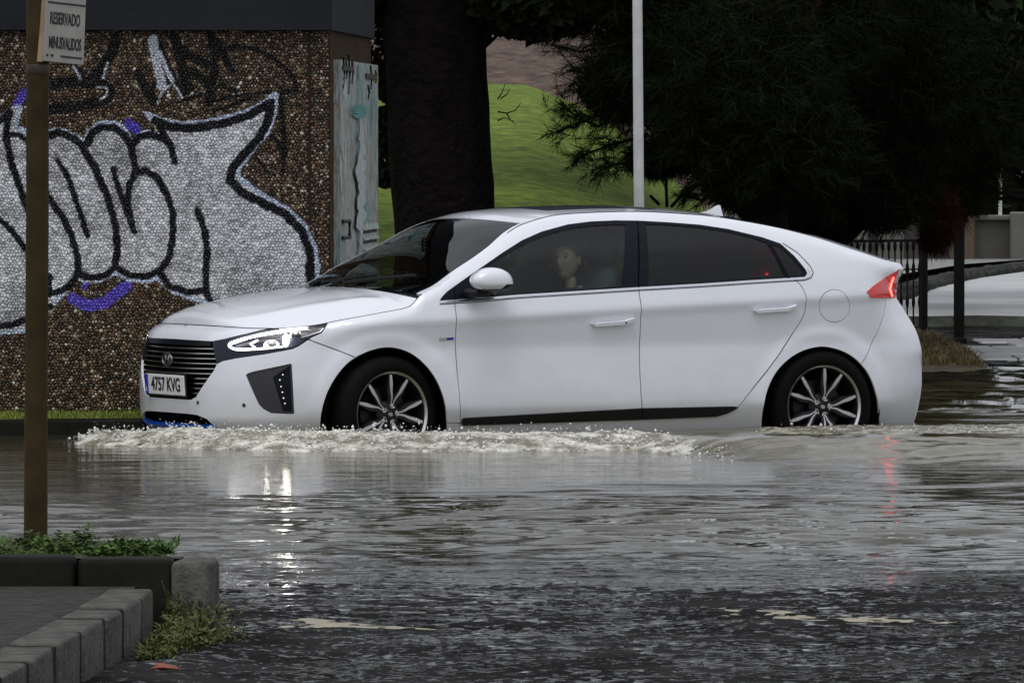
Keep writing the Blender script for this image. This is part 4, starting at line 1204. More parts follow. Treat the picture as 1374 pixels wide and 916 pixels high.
# ================================================================ GRASS BANK, FAR ROAD
M['grass'] = pmat('mown_grass', (.115, .165, .028), .95, spec=.1, bump=(18, .8, .03), var=(5, .55))
def hill_z(X, Y):
    # mound behind the trunk; crest falls away to the right
    crest = np.interp(X, [-9, -5, -1.6, .2, 1.0, 1.7, 2.4, 3.4], [2.6, 2.6, 2.45, 2.35, 2.05, 1.45, .75, .0])
    t = sstep(58, 92, Y)
    return -.05 + (crest + .05) * t + .05 * (fbm(X * 1.2, Y * .5, 3, 71) - .5) * t
grid_obj('grass_bank', np.arange(-9, 3.6, .15), np.concatenate([np.arange(57, 96, .8), [100, 110]]), hill_z, M['grass'])
M['litter'] = pmat('leaf_litter_slope', (.085, .055, .04), .95, bump=(9, 1, .1), var=(4, .7))
grid_obj('leaf_litter_slope', np.arange(-8, 12, .5), np.arange(98, 130, 2), lambda X, Y: -.3 + 5.2 * sstep(96, 128, Y) * (1 - sstep(2.0, 4.4, X)) + .15 * fbm(X, Y, 3, 77), M['litter'])
# short grass blades catching the light on the mound (near part only seen)
def blades(n, fx, h, w, seed, lean=.35):
    r = np.random.default_rng(seed)
    P = fx(r, n)
    a = r.uniform(0, math.pi, n); hh = h * r.uniform(.5, 1.3, n); ww = w * r.uniform(.6, 1.3, n)
    L = r.normal(0, lean, (n, 2)) * hh[:, None]
    d = np.stack([np.cos(a) * ww / 2, np.sin(a) * ww / 2, 0 * a], -1)
    mid = P + np.concatenate([L * .35, (hh * .6)[:, None]], 1); tip = P + np.concatenate([L, hh[:, None]], 1)
    V = np.stack([P - d, P + d, mid + d * .8, mid - d * .8, tip], 1).reshape(-1, 3)
    b = (np.arange(n) * 5)[:, None]
    F3 = np.vstack([b + [0, 1, 2], b + [0, 2, 3], b + [3, 2, 4]])
    return V, F3
def hill_pts(r, n):
    X = r.uniform(-3.2, 3.0, n); Y = r.uniform(60, 91, n); return np.stack([X, Y, hill_z(X, Y) - .01], -1)
M['blade'] = pmat('grass_blades', (.165, .195, .04), .8, spec=.15, var=(1.5, .3))

M['wetpath'] = pmat('wet_concrete_path', (.46, .46, .46), .3, spec=.7, bump=(4, .5, .012), var=(1.3, .28))
M['kerbfar'] = pmat('dark_wet_kerb', (.035, .037, .03), .8, spec=.05, bump=(5, 1, .06), var=(2.2, .9))
def sheet(name, poly, z, mat, kind='structure', sub=None):
    P = resample(poly, .4, True)
    o = mk(name, [(x, y, z) for x, y in P], [tuple(range(len(P)))], mat, None, False); tag(o, kind=kind); return o
def kerb(name, line, w, z0, z1, mat, kind='structure'):
    mb = MB(); line = resample(line, .6)
    t = np.gradient(line, axis=0); t /= np.linalg.norm(t, axis=1)[:, None]
    n = np.stack([-t[:, 1], t[:, 0]], 1) * w / 2
    b = .15 * w
    V = []; m = len(line)
    for i in range(m):
        for q, z in ((-1, z0), (-1, z1 - b), (-.7, z1), (.7, z1), (1, z1 - b), (1, z0)):
            V.append((*(line[i] + n[i] * q * rnd.uniform(.85, 1.15)), z + rnd.uniform(-.012, .012)))
    Fs = [(i * 6 + k, i * 6 + k + 1, i * 6 + k + 7, i * 6 + k + 6) for i in range(m - 1) for k in range(5)] + [(0, 1, 2, 3, 4, 5), tuple((m - 1) * 6 + k for k in range(5, -1, -1))]
    mb.add(V, Fs); return tag(mb.build(name, mat), kind=kind)
# pale wet road beyond the flood, with kerbs
sheet('far_road', [(2.0, 67.6), (22, 68.6), (26, 112), (8.5, 108), (5.6, 92), (3.4, 80)], .035, M['wetpath'])
kerb('far_kerb', [(1.4, 67.3), (3.6, 67.0), (6, 66.9), (12, 67.4), (22, 68.4)], .5, -.05, .12, M['kerbfar'])
kerb('far_kerb_bend', rounded([(2.7, 73), (3.9, 78), (4.6, 86), (6.2, 97), (8.5, 106), (14, 113)], 2), .30, -.05, .135, M['kerbfar'])
sheet('far_pavement', [(2.2, 73), (3.5, 79), (4.1, 87), (5.8, 98), (8.2, 107.3), (13.5, 114.6), (14, 140), (-1, 140), (1.0, 90)], .115, pmat('far_paving', (.17, .168, .155), .6, bump=(3, .5, .02), var=(1.6, .3)))
# paving slabs with joints, half under water, right edge
mslab = pmat('wet_slab', (.30, .30, .30), .3, spec=.7, bump=(12, .3, .006), var=(4, .2))
slab_me = None
pave = empty('slab_pavement', (3.3, 58, 0), kind='structure')
for r_ in range(5):
    for q in range(8):
        if r_ >= 3 and q < 2: continue
        if slab_me is None:
            t = MB().box((0, 0, 0), (.385, 1.15, .06), 0, .012).build('paving_slab', mslab); slab_me = t.data; COL.objects.unlink(t); bpy.data.objects.remove(t)
        o = bpy.data.objects.new('paving_slab', slab_me); COL.objects.link(o); o.parent = pave
        o.location = (.0 + q * .40 + (r_ % 2) * .2 - .1, -.2 + r_ * 1.2, -.004 + rnd.uniform(-.006, .006)); o.rotation_euler = (rnd.uniform(-.004, .004), rnd.uniform(-.006, .006), 0)
# brown grass island at the posts
M['browngrass'] = pmat('brown_verge', (.055, .045, .02), .95, bump=(20, 1, .05), var=(3, .5))
def isl(X, Y): return .005 + .075 * np.clip(1 - ((X - 3.12) / .40)**4 - ((Y - 59.5) / 5.0)**4, -.8, 1)
grid_obj('verge_island', np.arange(2.5, 3.85, .05), np.arange(53, 66, .4), isl, M['browngrass'])
def isl_pts(r, n):
    X = r.uniform(2.80, 3.40, n); Y = r.uniform(55, 64, n); return np.stack([X, Y, isl(X, Y)], -1)
V, F3 = blades(9000, isl_pts, .06, .012, 6)
tag(mk('dead_grass', V, F3, pmat('dead_grass_blades', (.10, .075, .03), .8, var=(6, .5)), None, False), 'brown trodden grass on the small verge at the foot of the posts', 'grass', kind='stuff')

# ================================================================ LEFT FOREGROUND: verge, kerbs, pavement
M['kerb'] = pmat('old_grey_kerbstone', (.088, .087, .078), .85, spec=.06, bump=(70, 1.0, .008), var=(11, .45))
M['kerbd'] = pmat('dark_mossy_kerbstone', (.012, .012, .009), .8, spec=.1, bump=(45, .6, .006), var=(7, .4))
M['pave'] = pmat('grey_pavement_asphalt', (.046, .046, .041), .85, spec=.04, bump=(70, 1.0, .012), var=(22, .55))
verge = empty('verge_kerb', (-1.6, 24.9, 0), kind='structure')
def stone(parent, name, cx, cy, sx, sy, z0, z1, rz, mat, bev=.02):
    import bmesh
    bm = bmesh.new(); bmesh.ops.create_cube(bm, size=1)
    for v in bm.verts: v.co.x *= sx; v.co.y *= sy; v.co.z *= z1 - z0
    bmesh.ops.bevel(bm, geom=list(bm.edges), offset=bev, segments=3, profile=.5, affect='EDGES')
    for v in bm.verts: v.co += Vector((rnd.uniform(-1, 1), rnd.uniform(-1, 1), rnd.uniform(-1, 1))) * .0022
    me = bpy.data.meshes.new(name); bm.to_mesh(me); bm.free(); me.materials.append(mat); me.polygons.foreach_set('use_smooth', [True] * len(me.polygons)); me.set_sharp_from_angle(angle=math.radians(50))
    o = bpy.data.objects.new(name, me); COL.objects.link(o); o.parent = parent; o.location = (cx - parent.location.x, cy - parent.location.y, (z0 + z1) / 2); o.rotation_euler = (rnd.uniform(-.01, .01), rnd.uniform(-.006, .006), rz + rnd.uniform(-.01, .01)); return o
# back kerb holding the verge: long dark stones then a pale end stone
stone(verge, 'kerbstone', -2.75, 24.86, 1.0, .15, -.05, .27, .0, M['kerbd'])
stone(verge, 'kerbstone', -1.83, 24.85, .82, .15, -.05, .268, -.01, M['kerbd'])
stone(verge, 'kerbstone', -1.255, 24.84, .31, .155, -.05, .262, -.01, M['kerbd'])
stone(verge, 'kerbstone', -1.03, 24.86, .13, .24, -.05, .255, -.10, M['kerb'], .02)
line = [(-1.155, 24.62), (-1.165, 24.09), (-1.195, 23.54), (-1.228, 23.05), (-1.262, 22.4), (-1.30, 21.77), (-1.335, 21.1), (-1.37, 20.5), (-1.41, 19.9), (-1.45, 19.3)]
pk = empty('pavement_kerb', (-1.3, 22.5, 0), kind='structure')
for (x0, y0), (x1, y1) in zip(line[:-1], line[1:]):
    L = math.hypot(x1 - x0, y1 - y0); rz = math.atan2(y1 - y0, x1 - x0) + math.pi
    stone(pk, 'kerbstone', (x0 + x1) / 2 - .075, (y0 + y1) / 2, L - .115, .15, -.06, .176 + rnd.uniform(-.003, .003), rz, M['kerb'], .014)
    stone(pk, 'mortar_joint', x1 - .077, y1, .13, .136, -.06, .170, rz, M['kerbd'], .006)
grid_obj('pavement', np.arange(-5, -1.19, .06), np.arange(17.5, 24.8, .08), lambda X, Y: np.where(X > -1.22 - (24.6 - Y) * .055, -.06, .169 + .004 * fbm(X * 3, Y * 3, 3, 5)), M['pave'])
M['soil'] = pmat('verge_soil', (.03, .025, .015), .95, bump=(30, 1, .02), var=(5, .4))
grid_obj('verge_soil', np.arange(-6, -1.06, .06), np.arange(24.9, 27.2, .06), lambda X, Y: .245 + .02 * fbm(X * 4, Y * 4, 3, 8) - .35 * sstep(26.1, 27.0, Y) - .3 * sstep(-1.25, -1.08, X) * sstep(25.0, 26.2, Y), M['soil'])
def vpts(r, n):
    X = r.uniform(-3.2, -1.13, n); Y = 24.94 + r.beta(1.2, 1.8, n) * 1.3
    k = fbm(X * 5, Y * 3, 3, 15); keep = r.random(n) < np.clip((k - .32) * 3, .1, 1)
    X, Y = X[keep], Y[keep]; X = np.concatenate([X, X])[:n] if len(X) * 2 >= n else np.resize(X, n); Y = np.resize(Y, n)
    return np.stack([X, Y, .25 + .01 * X * 0], -1)
M['weed'] = pmat('verge_weeds', (.06, .115, .02), .6, spec=.2, var=(9, .5))
M['weeddry'] = pmat('dry_weeds', (.085, .10, .028), .7, spec=.2, var=(9, .5))
V, F3 = blades(4500, vpts, .026, .006, 8, .9)
tag(mk('verge_grass', V, F3, M['weed'], None, False), 'green weeds and grass growing on the raised verge round the post', 'grass', kind='stuff')
def leafy(n, fx, size, seed, up=.5):
    """small oval leaves on short stems"""
    r = np.random.default_rng(seed); P = fx(r, n)
    a = r.uniform(0, 2 * math.pi, n); s = size * r.uniform(.5, 1.4, n); t = r.uniform(-.2, 1.1, n) * up
    d = np.stack([np.cos(a) * np.cos(t), np.sin(a) * np.cos(t), np.sin(t)], -1); w = np.stack([-np.sin(a), np.cos(a), 0 * a], -1)
    V = np.stack([P, P + d * (s * .5)[:, None] + w * (s * .3)[:, None] + [0, 0, .002], P + d * s[:, None], P + d * (s * .5)[:, None] - w * (s * .3)[:, None] + [0, 0, .002]], 1).reshape(-1, 3)
    b = (np.arange(n) * 4)[:, None]
    return V, np.vstack([b + [0, 1, 2], b + [0, 2, 3]])
clumps = [(-1.49, 25.2, .07, .075), (-1.42, 25.3, .05, .10), (-1.24, 25.1, .07, .055), (-1.75, 25.2, .12, .04), (-2.0, 25.3, .1, .04), (-1.16, 25.15, .04, .03), (-1.34, 25.05, .06, .03), (-1.6, 25.5, .08, .06), (-1.30, 25.2, .05, .05)]
def cl(r, n):
    k = r.integers(0, len(clumps), n); c = np.array(clumps)[k]
    d = r.normal(0, 1, (n, 2)) * c[:, 2:3] * .55
    return np.stack([c[:, 0] + d[:, 0], c[:, 1] + d[:, 1], .255 + r.random(n) * c[:, 3] * np.exp(-(d**2).sum(1) / (c[:, 2]**2))], -1)
V, F3 = leafy(3000, cl, .022, 12)
tag(mk('verge_weeds', V, F3, M['weed'], None, False), 'leafy green weeds in clumps along the top of the verge', 'weeds', kind='stuff')
# weeds in the angle between the kerbs and the road
def cn(r, n):
    u = r.random(n); X = -1.13 + .26 * r.beta(1, 1.9, n) * (.3 + u * .9) + .02; Y = 23.45 + 1.30 * u
    return np.stack([X - .04 * (1 - u), Y, .01 + r.random(n)**2 * (.02 + .11 * u)], -1)
V, F3 = blades(1000, cn, .03, .005, 14, .9); V2, F2 = leafy(3000, cn, .02, 15)
tag(mk('gutter_weeds', np.vstack([V, V2]), [tuple(f) for f in F3] + [tuple(f) for f in (F2 + len(V))], M['weeddry'], None, False), 'yellow-green weeds growing in the gutter where the two kerbs meet', 'weeds', kind='stuff')
st = MB(); 
for k in range(4): st.tube([(-1.07 + k * .02, 24.5, .02), (-1.09 + k * .03, 24.45, .12), (-1.12 + k * .05, 24.4, .21 - .03 * k)], .0022, 5)
tag(st.build('weed_stalks', M['weeddry']), 'pale bare weed stalks leaning against the end of the dark kerb', 'weeds', kind='stuff')
# fallen leaves
mleaf = pmat('fallen_leaf', (.20, .045, .015), .6, var=(30, .4))
def leaf(loc, s, rz, label, mat):
    out = [(0, 0), (.25, .3), (.2, .55), (.5, .5), (.75, .35), (1, 0), (.75, -.3), (.45, -.5), (.2, -.45), (.25, -.25)]
    V = [(x * s, y * s * .8, .004 + .35 * s * abs(y) * .5 + .02 * s * math.sin(x * 5)) for x, y in out] + [(x * s, y * s * .8, .001 + .35 * s * abs(y) * .5 + .02 * s * math.sin(x * 5)) for x, y in out]
    n = len(out); V += [(.5 * s, 0, .006), (.5 * s, 0, .002)]
    Fs = [(i, (i + 1) % n, 2 * n) for i in range(n)] + [(n + (i + 1) % n, n + i, 2 * n + 1) for i in range(n)] + [(i, n + i, n + (i + 1) % n, (i + 1) % n) for i in range(n)]
    o = mk('fallen_leaf', V, Fs, mat, None, False); o.location = loc; o.rotation_euler = (0.1, 0, rz); tag(o, label, 'leaf'); return o
p = at_z(201, 900.5, .012); leaf((p[0], p[1], .018), .095, .1, 'orange fallen leaf lying alone on the wet asphalt beside the kerb', mleaf)
p = at_z(212, 868, .012); leaf((p[0], p[1], .022), .05, .8, 'small brown fallen leaf tucked in the gutter under the weeds', mleaf)
p = at_z(238, 862, .012); leaf((p[0], p[1], .022), .045, 2.0, 'pale orange fallen leaf at the edge of the gutter weeds', mleaf)

# worn road markings, half drowned
mark = pmat('worn_marking_paint', (.27, .24, .17), .6, bump=(40, .5, .004), var=(14, .3))
def marking(name, px, dz=.004):
    P = np.array([at_z(x, y, .0)[:2] for x, y in px]); P = resample(P, .12, True)
    cxy = P.mean(0)
    V = [(*q, float(ground_z(q[0], q[1])) + .0055) for q in P] + [(*cxy, float(ground_z(*cxy)) + .0055)]
    n = len(P); o = mk(name, V, [(i, (i + 1) % n, n) for i in range(n)], mark, None, False); tag(o, kind='structure')
def marking_strip(name, centre, half, seed=3, keep=2, zmax=.0022):
    c = resample(centre, .05); t = np.linspace(0, 1, len(c))
    h = np.interp(t, [0, .12, .5, 1], half)
    V = []; Fs = []; m = 9
    for i, (x, y) in enumerate(c):
        for k in range(m):
            yy = y + h[i] * (k / (m - 1) * 2 - 1) * (1 + .3 * (vnoise(x * 9, k * .0, seed) - .5))
            V.append((x, yy, min(float(ground_z(x, yy)) + .0030, zmax)))
    for i in range(len(c) - 1):
        for k in range(m - 1):
            a = i * m + k
            if float(fbm(c[i, 0] * 7, V[a][1] * 3, 3, seed + 7)) < keep: Fs.append((a, a + m, a + m + 1, a + 1))
    tag(mk(name, V, Fs, mark, None, True), kind='structure')
marking_strip('road_marking', [(-.93, 25.75), (-.6, 25.55), (-.25, 25.25)], [.10, .36, .16, .015])
marking_strip('road_marking', [(.62, 26.3), (1.0, 26.0), (1.5, 25.6)], [.02, .26, .24, .03], 8, 2, .0014)
# ================================================================ PEBBLE-FACED KIOSK WITH GRAFFITI
WY = 43.4
def wx(px): return (px - CXP) / F_PX * WY
def wz(py): return CAM_H - (py - HORIZON) / F_PX * WY
kiosk = empty('substation_kiosk', (-2.5, WY, .1), label='pebble-faced utility kiosk covered in silver graffiti with a dark flat roof edge', cat='kiosk')
KO = np.array(kiosk.location)
X0, X1 = -5.2, wx(441)
Z0, Z1 = .08, wz(41)
# --- paint map, in photo-like wall coordinates
def g1(pts): return [(x / 2.544, 100 + y / 2.544) for x, y in pts]
def g2(pts): return [(60 + x / 3.8167, 40 + y / 3.8167) for x, y in pts]
fill = g1([(-60,150),(0,140),(60,98),(78,110),(62,172),(90,186),(130,180),(170,185),(215,182),(270,207),(288,222),(300,190),(325,165),(360,154),(410,165),(440,190),(452,225),(480,192),(510,187),(548,200),(505,150),(485,122),(520,135),(570,152),(640,162),(740,148),(860,112),(935,60),(952,68),(945,135),(920,205),(860,275),(822,325),(825,350),(900,405),(990,455),(1050,515),(1080,580),(1094,650),(1090,720),(1000,780),(760,800),(725,800),(705,785),(650,770),(590,748),(535,700),(500,715),(440,708),(395,682),(345,710),(290,712),(262,700),(230,745),(180,795),(165,805),(160,850),(85,880),(0,890),(-60,880)])
blk = [
 ([(0,160),(36,128),(24,170),(24,230),(40,300),(62,370),(84,430),(100,470)], 24),
 ([(40,205),(70,206),(92,230),(110,300)], 16), ([(165,207),(205,200),(250,215),(285,248),(325,320),(362,405),(392,500),(402,590),(392,655),(355,688),(305,692),(262,678)], 26),
 ([(110,300),(150,400),(210,480),(245,550),(265,620),(268,680),(245,712),(210,738),(165,748),(168,690)], 24),
 ([(300,240),(318,195),(350,180),(392,182),(430,210),(452,260),(464,325)], 26), ([(452,245),(475,212),(515,205),(560,218),(585,250),(598,300)], 24),
 ([(388,320),(402,380),(430,460),(458,535)], 20), ([(198,292),(232,350),(265,440),(284,500),(298,550)], 20),
 ([(448,500),(436,430),(442,380),(462,340),(495,328),(535,350),(570,410),(592,480),(590,560),(578,620),(548,668),(500,690),(440,685),(392,655)], 24),
 ([(530,158),(585,180),(660,184),(760,170),(855,138),(925,95),(915,160),(885,220),(838,268),(795,315),(785,360),(825,402),(900,440),(975,478),(1030,535),(1058,600),(1060,720)], 30),
 ([(528,156),(560,200),(585,240),(596,300)], 22), ([(675,465),(698,530),(708,600),(702,680),(702,740),(735,800)], 24), ([(548,680),(580,722),(640,742),(700,738)], 24),
 ([(-20,480),(40,530),(85,590),(110,640)], 22), ([(-40,862),(40,855),(85,835),(170,790)], 22)]
blk = [(g1(p), w / 2.544) for p, w in blk]
tags = [(g2(p), w / 3.8167) for p, w in [
 ([(370,50),(345,120),(300,190),(235,265)], 40), ([(25,275),(120,270),(200,270),(290,275),(335,305),(330,345),(270,375),(160,392),(25,410)], 40), ([(150,185),(195,255)], 24),
 ([(480,225),(505,275),(540,330),(560,370)], 34), ([(565,55),(590,80),(610,140),(640,215),(690,290),(710,340)], 26), ([(560,290),(640,262),(690,300)], 22),
 ([(665,40),(690,120),(710,210),(738,300)], 40), ([(680,90),(760,140),(830,180)], 36), ([(700,215),(770,215),(835,280),(860,310)], 34), ([(855,30),(870,120),(870,220),(840,370)], 34), ([(880,60),(920,130),(955,205)], 28),
 ([(680,375),(760,345),(850,320),(900,285),(960,300),(990,330)], 13), ([(840,370),(940,350),(1060,325),(1190,325)], 14), ([(930,95),(1000,88),(1100,105),(1180,150),(1240,210),(1285,260),(1285,315),(1210,325)], 18), ([(1060,345),(950,390),(860,420)], 12),
 ([(1210,340),(1225,500),(1230,640),(1215,740)], 18), ([(1165,540),(1205,590),(1225,660)], 16), ([(1080,640),(1130,720),(1180,745)], 12)]]
white = [(g2(p), w / 3.8167) for p, w in [([(555,50),(562,110),(580,200),(600,250),(600,290)], 46), ([(590,110),(620,190),(655,260)], 22), ([(580,380),(600,320),(660,275),(705,345)], 10), ([(150,190),(185,255)], 12), ([(322,170),(300,250)], 12), ([(270,295),(320,300),(315,335),(285,355)], 10)]]
purple = [(g1(p), w / 2.544) for p, w in [([(248,765),(300,790),(360,778),(432,722)], 40), ([(62,95),(85,60)], 34), ([(440,165),(465,185)], 34), ([(285,725),(310,700)], 18)]]
def wall_paint(x, z, base):
    """spray paint colours at wall points; base = bare colour. returns colour and how sprayed"""
    P = np.stack([CXP + x / WY * F_PX, HORIZON + (CAM_H - z) / WY * F_PX], -1)
    P = P + np.stack([vnoise(x * 40, z * 40, 3) - .5, vnoise(x * 40, z * 40, 7) - .5], -1) * 2.2
    col = base.copy(); r = vnoise(x * 300, z * 300, 13)
    near = (P[:, 0] < 460)
    def lay(mask, c, cover):
        k = (mask & (r < cover))[:, None]; col[:] = np.where(k, c, col)
    for p, w in purple: lay(dist_line(P, p) < w / 2, np.array([.13, .09, .55]), .88)
    for p, w in tags: lay(dist_line(P, p) < w / 1.45, np.array([.010, .010, .010]), .96)
    for p, w in white: lay(dist_line(P, p) < w / 2, np.array([.62, .66, .72]), .85)
    inside = pip(P, fill)
    dk = np.full(len(P), 1e9)
    for p, w in blk: dk = np.minimum(dk, dist_line(P, p) - w / 2)
    # outer halo = pale blue-white; inside = silver
    out_ln = dist_line(P, np.array(fill + fill[:1]))
    silver = .60 + .22 * (vnoise(x * 5, z * 5, 19) - .5) + .40 * (vnoise(x * 48, z * 48, 77) - .5) + .05 * (r - .5)
    sc = np.stack([silver, silver * 1.01, silver * 1.05], -1)
    halo = np.array([.60, .68, .84])
    dust = fbm(x * 3.2, z * 3.2, 4, 29)
    sc = sc * (1 - .35 * sstep(.55, .75, dust))[:, None]
    lay(inside, sc, .975)
    lay(inside & (out_ln < 5.5), halo * .95, .9)
    lay(dk < 0, np.array([.010, .010, .013]), .985)
    return col
M['pebble'] = attr_mat('pebble_dash', rough=.38, spec=.35)
M['mortar'] = attr_mat('mortar_between_pebbles', rough=.9, spec=.2, bump=(120, .6, .004))
# hex-jittered stones
def pebble_patch(u0, u1, v0, v1, place, paint, name, sp=.0190, seed=3, flat=.55):
    r = np.random.default_rng(seed)
    nu = int((u1 - u0) / sp) + 2; nv = int((v1 - v0) / (sp * .866)) + 2
    I, J = np.meshgrid(np.arange(nu), np.arange(nv))
    U = u0 + (I + (J % 2) * .5) * sp + r.normal(0, sp * .27, I.shape); Vv = v0 + J * sp * .866 + r.normal(0, sp * .27, I.shape)
    def nb(di_even, di_odd, dj, A):
        jj = np.clip(J + dj, 0, nv - 1); ii = np.where(J % 2 == 0, I + di_even, I + di_odd); ii = np.clip(ii, 0, nu - 1)
        return A[jj, ii]
    nbs = [(1, 1, 0), (0, 1, 1), (-1, 0, 1), (-1, -1, 0), (-1, 0, -1), (0, 1, -1)]
    NU = [nb(*k, U) for k in nbs]; NV = [nb(*k, Vv) for k in nbs]
    sl = (slice(1, -1), slice(1, -1))
    cu, cv_ = U[sl].ravel(), Vv[sl].ravel(); n = len(cu)
    cor = []
    for k in range(6):
        cor.append(np.stack([(U[sl] + NU[k][sl] + NU[(k + 1) % 6][sl]).ravel() / 3, (Vv[sl] + NV[k][sl] + NV[(k + 1) % 6][sl]).ravel() / 3], -1))
    C = np.stack([cu, cv_], -1)
    cor = np.stack(cor, 1)
    mid = (cor + np.roll(cor, -1, 1)) / 2
    sc = np.where(r.random(n) < .16, r.uniform(1.05, 1.3, n), .48 + .52 * r.beta(2.2, 1.4, n))[:, None, None]
    ring = np.empty((n, 12, 2)); ring[:, 0::2] = C[:, None] + (cor - C[:, None]) * .84 * sc; ring[:, 1::2] = C[:, None] + (mid - C[:, None]) * .95 * sc
    h = sp * flat * r.uniform(.55, 1.1, n)
    base = np.concatenate([ring, np.zeros((n, 12, 1))], 2)
    r2 = np.concatenate([C[:, None] + (ring - C[:, None]) * .80, (h * .72)[:, None, None] * np.ones((n, 12, 1))], 2)
    r3 = np.concatenate([C[:, None] + (ring[:, 0::2] - C[:, None]) * .42, (h * .98)[:, None, None] * np.ones((n, 6, 1))], 2)
    V = np.concatenate([base, r2, r3], 1); V[..., 2] += r.normal(0, .0012, V.shape[:2]) * 0
    Fs = []
    for k in range(12):
        k2 = (k + 1) % 12; Fs += [(k, k2, 12 + k2), (k, 12 + k2, 12 + k)]
    for k in range(6):
        a, b, c = 12 + 2 * k, 12 + 2 * k + 1, 12 + (2 * k + 2) % 12
        d, e = 24 + k, 24 + (k + 1) % 6
        Fs += [(a, b, d), (b, e, d), (b, c, e)]
    Fs += [(24, 25, 26), (24, 26, 27), (24, 27, 28), (24, 28, 29)]
    Fs = np.array(Fs)
    hue = r.random(n); t = r.random(n)
    pal = np.array([(.12, .078, .045), (.075, .050, .032), (.19, .14, .09), (.34, .28, .20), (.045, .036, .028), (.12, .10, .08), (.14, .07, .04), (.46, .43, .36)])
    pc = pal[r.choice(8, n, p=[.22, .2, .14, .07, .17, .10, .07, .03])] * r.uniform(.65, 1.5, (n, 1))
    pts2 = V.reshape(-1, 3)
    base_c = np.repeat(pc, 30, 0)
    col = paint(pts2[:, 0], pts2[:, 1], base_c)
    FF = (Fs[None] + (np.arange(n) * 30)[:, None, None]).reshape(-1, 3)
    W = place(pts2)
    o = mk(name, W, FF, M['pebble'], kiosk, True); vcol(o, col)
    tag(o, kind='stuff')
    return o
GR = wx(413.5)           # groove between the two facing panels
for (a, b, sd) in ((-3.15, GR - .006, 3), (GR + .006, X1 - .002, 4)):
    pebble_patch(a, b, Z0 + .02, Z1 - .005, lambda p: np.stack([p[:, 0] - KO[0], WY - .012 - p[:, 2] - KO[1], p[:, 1] - KO[2]], -1), wall_paint, 'pebble_facing', seed=sd)
# mortar ground, same paint
us = np.arange(-3.2, X1, .012); vs = np.arange(Z0, Z1, .012)
UU, VV = np.meshgrid(us, vs); P = np.stack([UU.ravel(), VV.ravel()], -1)
i = np.arange(UU.size).reshape(UU.shape); Fq = np.stack([i[:-1, :-1], i[:-1, 1:], i[1:, 1:], i[1:, :-1]], -1).reshape(-1, 4)
mo = mk('mortar', np.stack([P[:, 0] - KO[0], np.full(len(P), WY - .012 - KO[1]), P[:, 1] - KO[2]], -1), Fq, M['mortar'], kiosk, True)
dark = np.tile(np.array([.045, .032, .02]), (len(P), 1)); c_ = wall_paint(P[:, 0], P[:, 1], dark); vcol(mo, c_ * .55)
# solid body behind, side wall (receding), far side panel in weathered metal
ANG = math.atan2(3.6, .20); sx, sy = math.cos(ANG), math.sin(ANG); SL = 3.25
mconc = pmat('kiosk_core', (.05, .036, .022), .95, spec=.05, bump=(60, .6, .01), var=(5, .3))
body = MB(); z0, z1 = .02 - KO[2], Z1 - KO[2]
c0 = (X0 - KO[0], WY - KO[1]); c1 = (X1 - KO[0], WY - KO[1]); c2 = (c1[0] + sx * SL, c1[1] + sy * SL); c3 = (c0[0], c2[1])
body.add([(*c, z) for z in (z0, z1) for c in (c0, c1, c2, c3)], [(0, 3, 2, 1), (4, 5, 6, 7), (0, 1, 5, 4), (1, 2, 6, 5), (2, 3, 7, 6), (3, 0, 4, 7)])
body.build('wall_core', mconc, kiosk)
# roof edge slab
mroof = pmat('slate_grey_roof_edge', (.018, .019, .023), .85, spec=.15, bump=(12, .5, .01), var=(1.3, .25))
rb_ = MB()
rz0, rz1 = Z1 - KO[2], Z1 + .42 - KO[2]
e0 = (c0[0] - .1, c0[1] - .07); e1 = (c1[0] + .02, c1[1] - .07); e2 = (c2[0] + .02, c2[1] + .1); e3 = (c3[0], c3[1] + .1)
rb_.add([(*c, z) for z in (rz0, rz1) for c in (e0, e1, e2, e3)], [(0, 3, 2, 1), (4, 5, 6, 7), (0, 1, 5, 4), (1, 2, 6, 5), (2, 3, 7, 6), (3, 0, 4, 7)])
rb_.build('roof_edge', mroof, kiosk)
# side: pebble return strip then two louvred metal doors
def side(u, z, o=0.0): return (c1[0] + sx * u + sy * o, c1[1] + sy * u - sx * o, z - KO[2])
def side_np(p): return np.stack([c1[0] + sx * p[:, 0] + sy * (p[:, 2] + .004), c1[1] + sy * p[:, 0] - sx * (p[:, 2] + .004), p[:, 1] - KO[2]], -1)
m, nt, b = node_mat('weathered_door_paint')
tc = nt.nodes.new('ShaderNodeTexCoord'); mp = nt.nodes.new('ShaderNodeMapping'); mp.inputs['Scale'].default_value = (14, 1.6, 1.6)
nt.links.new(tc.outputs['Object'], mp.inputs['Vector'])
n1 = nt.nodes.new('ShaderNodeTexNoise'); n1.inputs['Scale'].default_value = 1.7; n1.inputs['Detail'].default_value = 7; n1.inputs['Roughness'].default_value = .7
nt.links.new(mp.outputs['Vector'], n1.inputs['Vector'])
cr = nt.nodes.new('ShaderNodeValToRGB'); nt.links.new(n1.outputs['Fac'], cr.inputs['Fac'])
els = cr.color_ramp.elements; els[0].position = .30; els[0].color = (.09, .11, .10, 1); els[1].position = .72; els[1].color = (.50, .47, .38, 1)
for p_, c_ in ((.42, (.17, .27, .26)), (.50, (.38, .41, .38)), (.56, (.17, .14, .10)), (.63, (.42, .50, .49))):
    e = els.new(p_); e.color = (*c_, 1)
nt.links.new(cr.outputs['Color'], b.inputs['Base Color']); b.inputs['Roughness'].default_value = .55
M['door'] = m
mteal = pmat('teal_paint_streak', (.07, .26, .24), .6, var=(20, .5)); mwhite = pmat('white_paint_drips', (.42, .46, .48), .6, var=(20, .4))
myel = pmat('yellow_paint', (.38, .32, .04), .6)
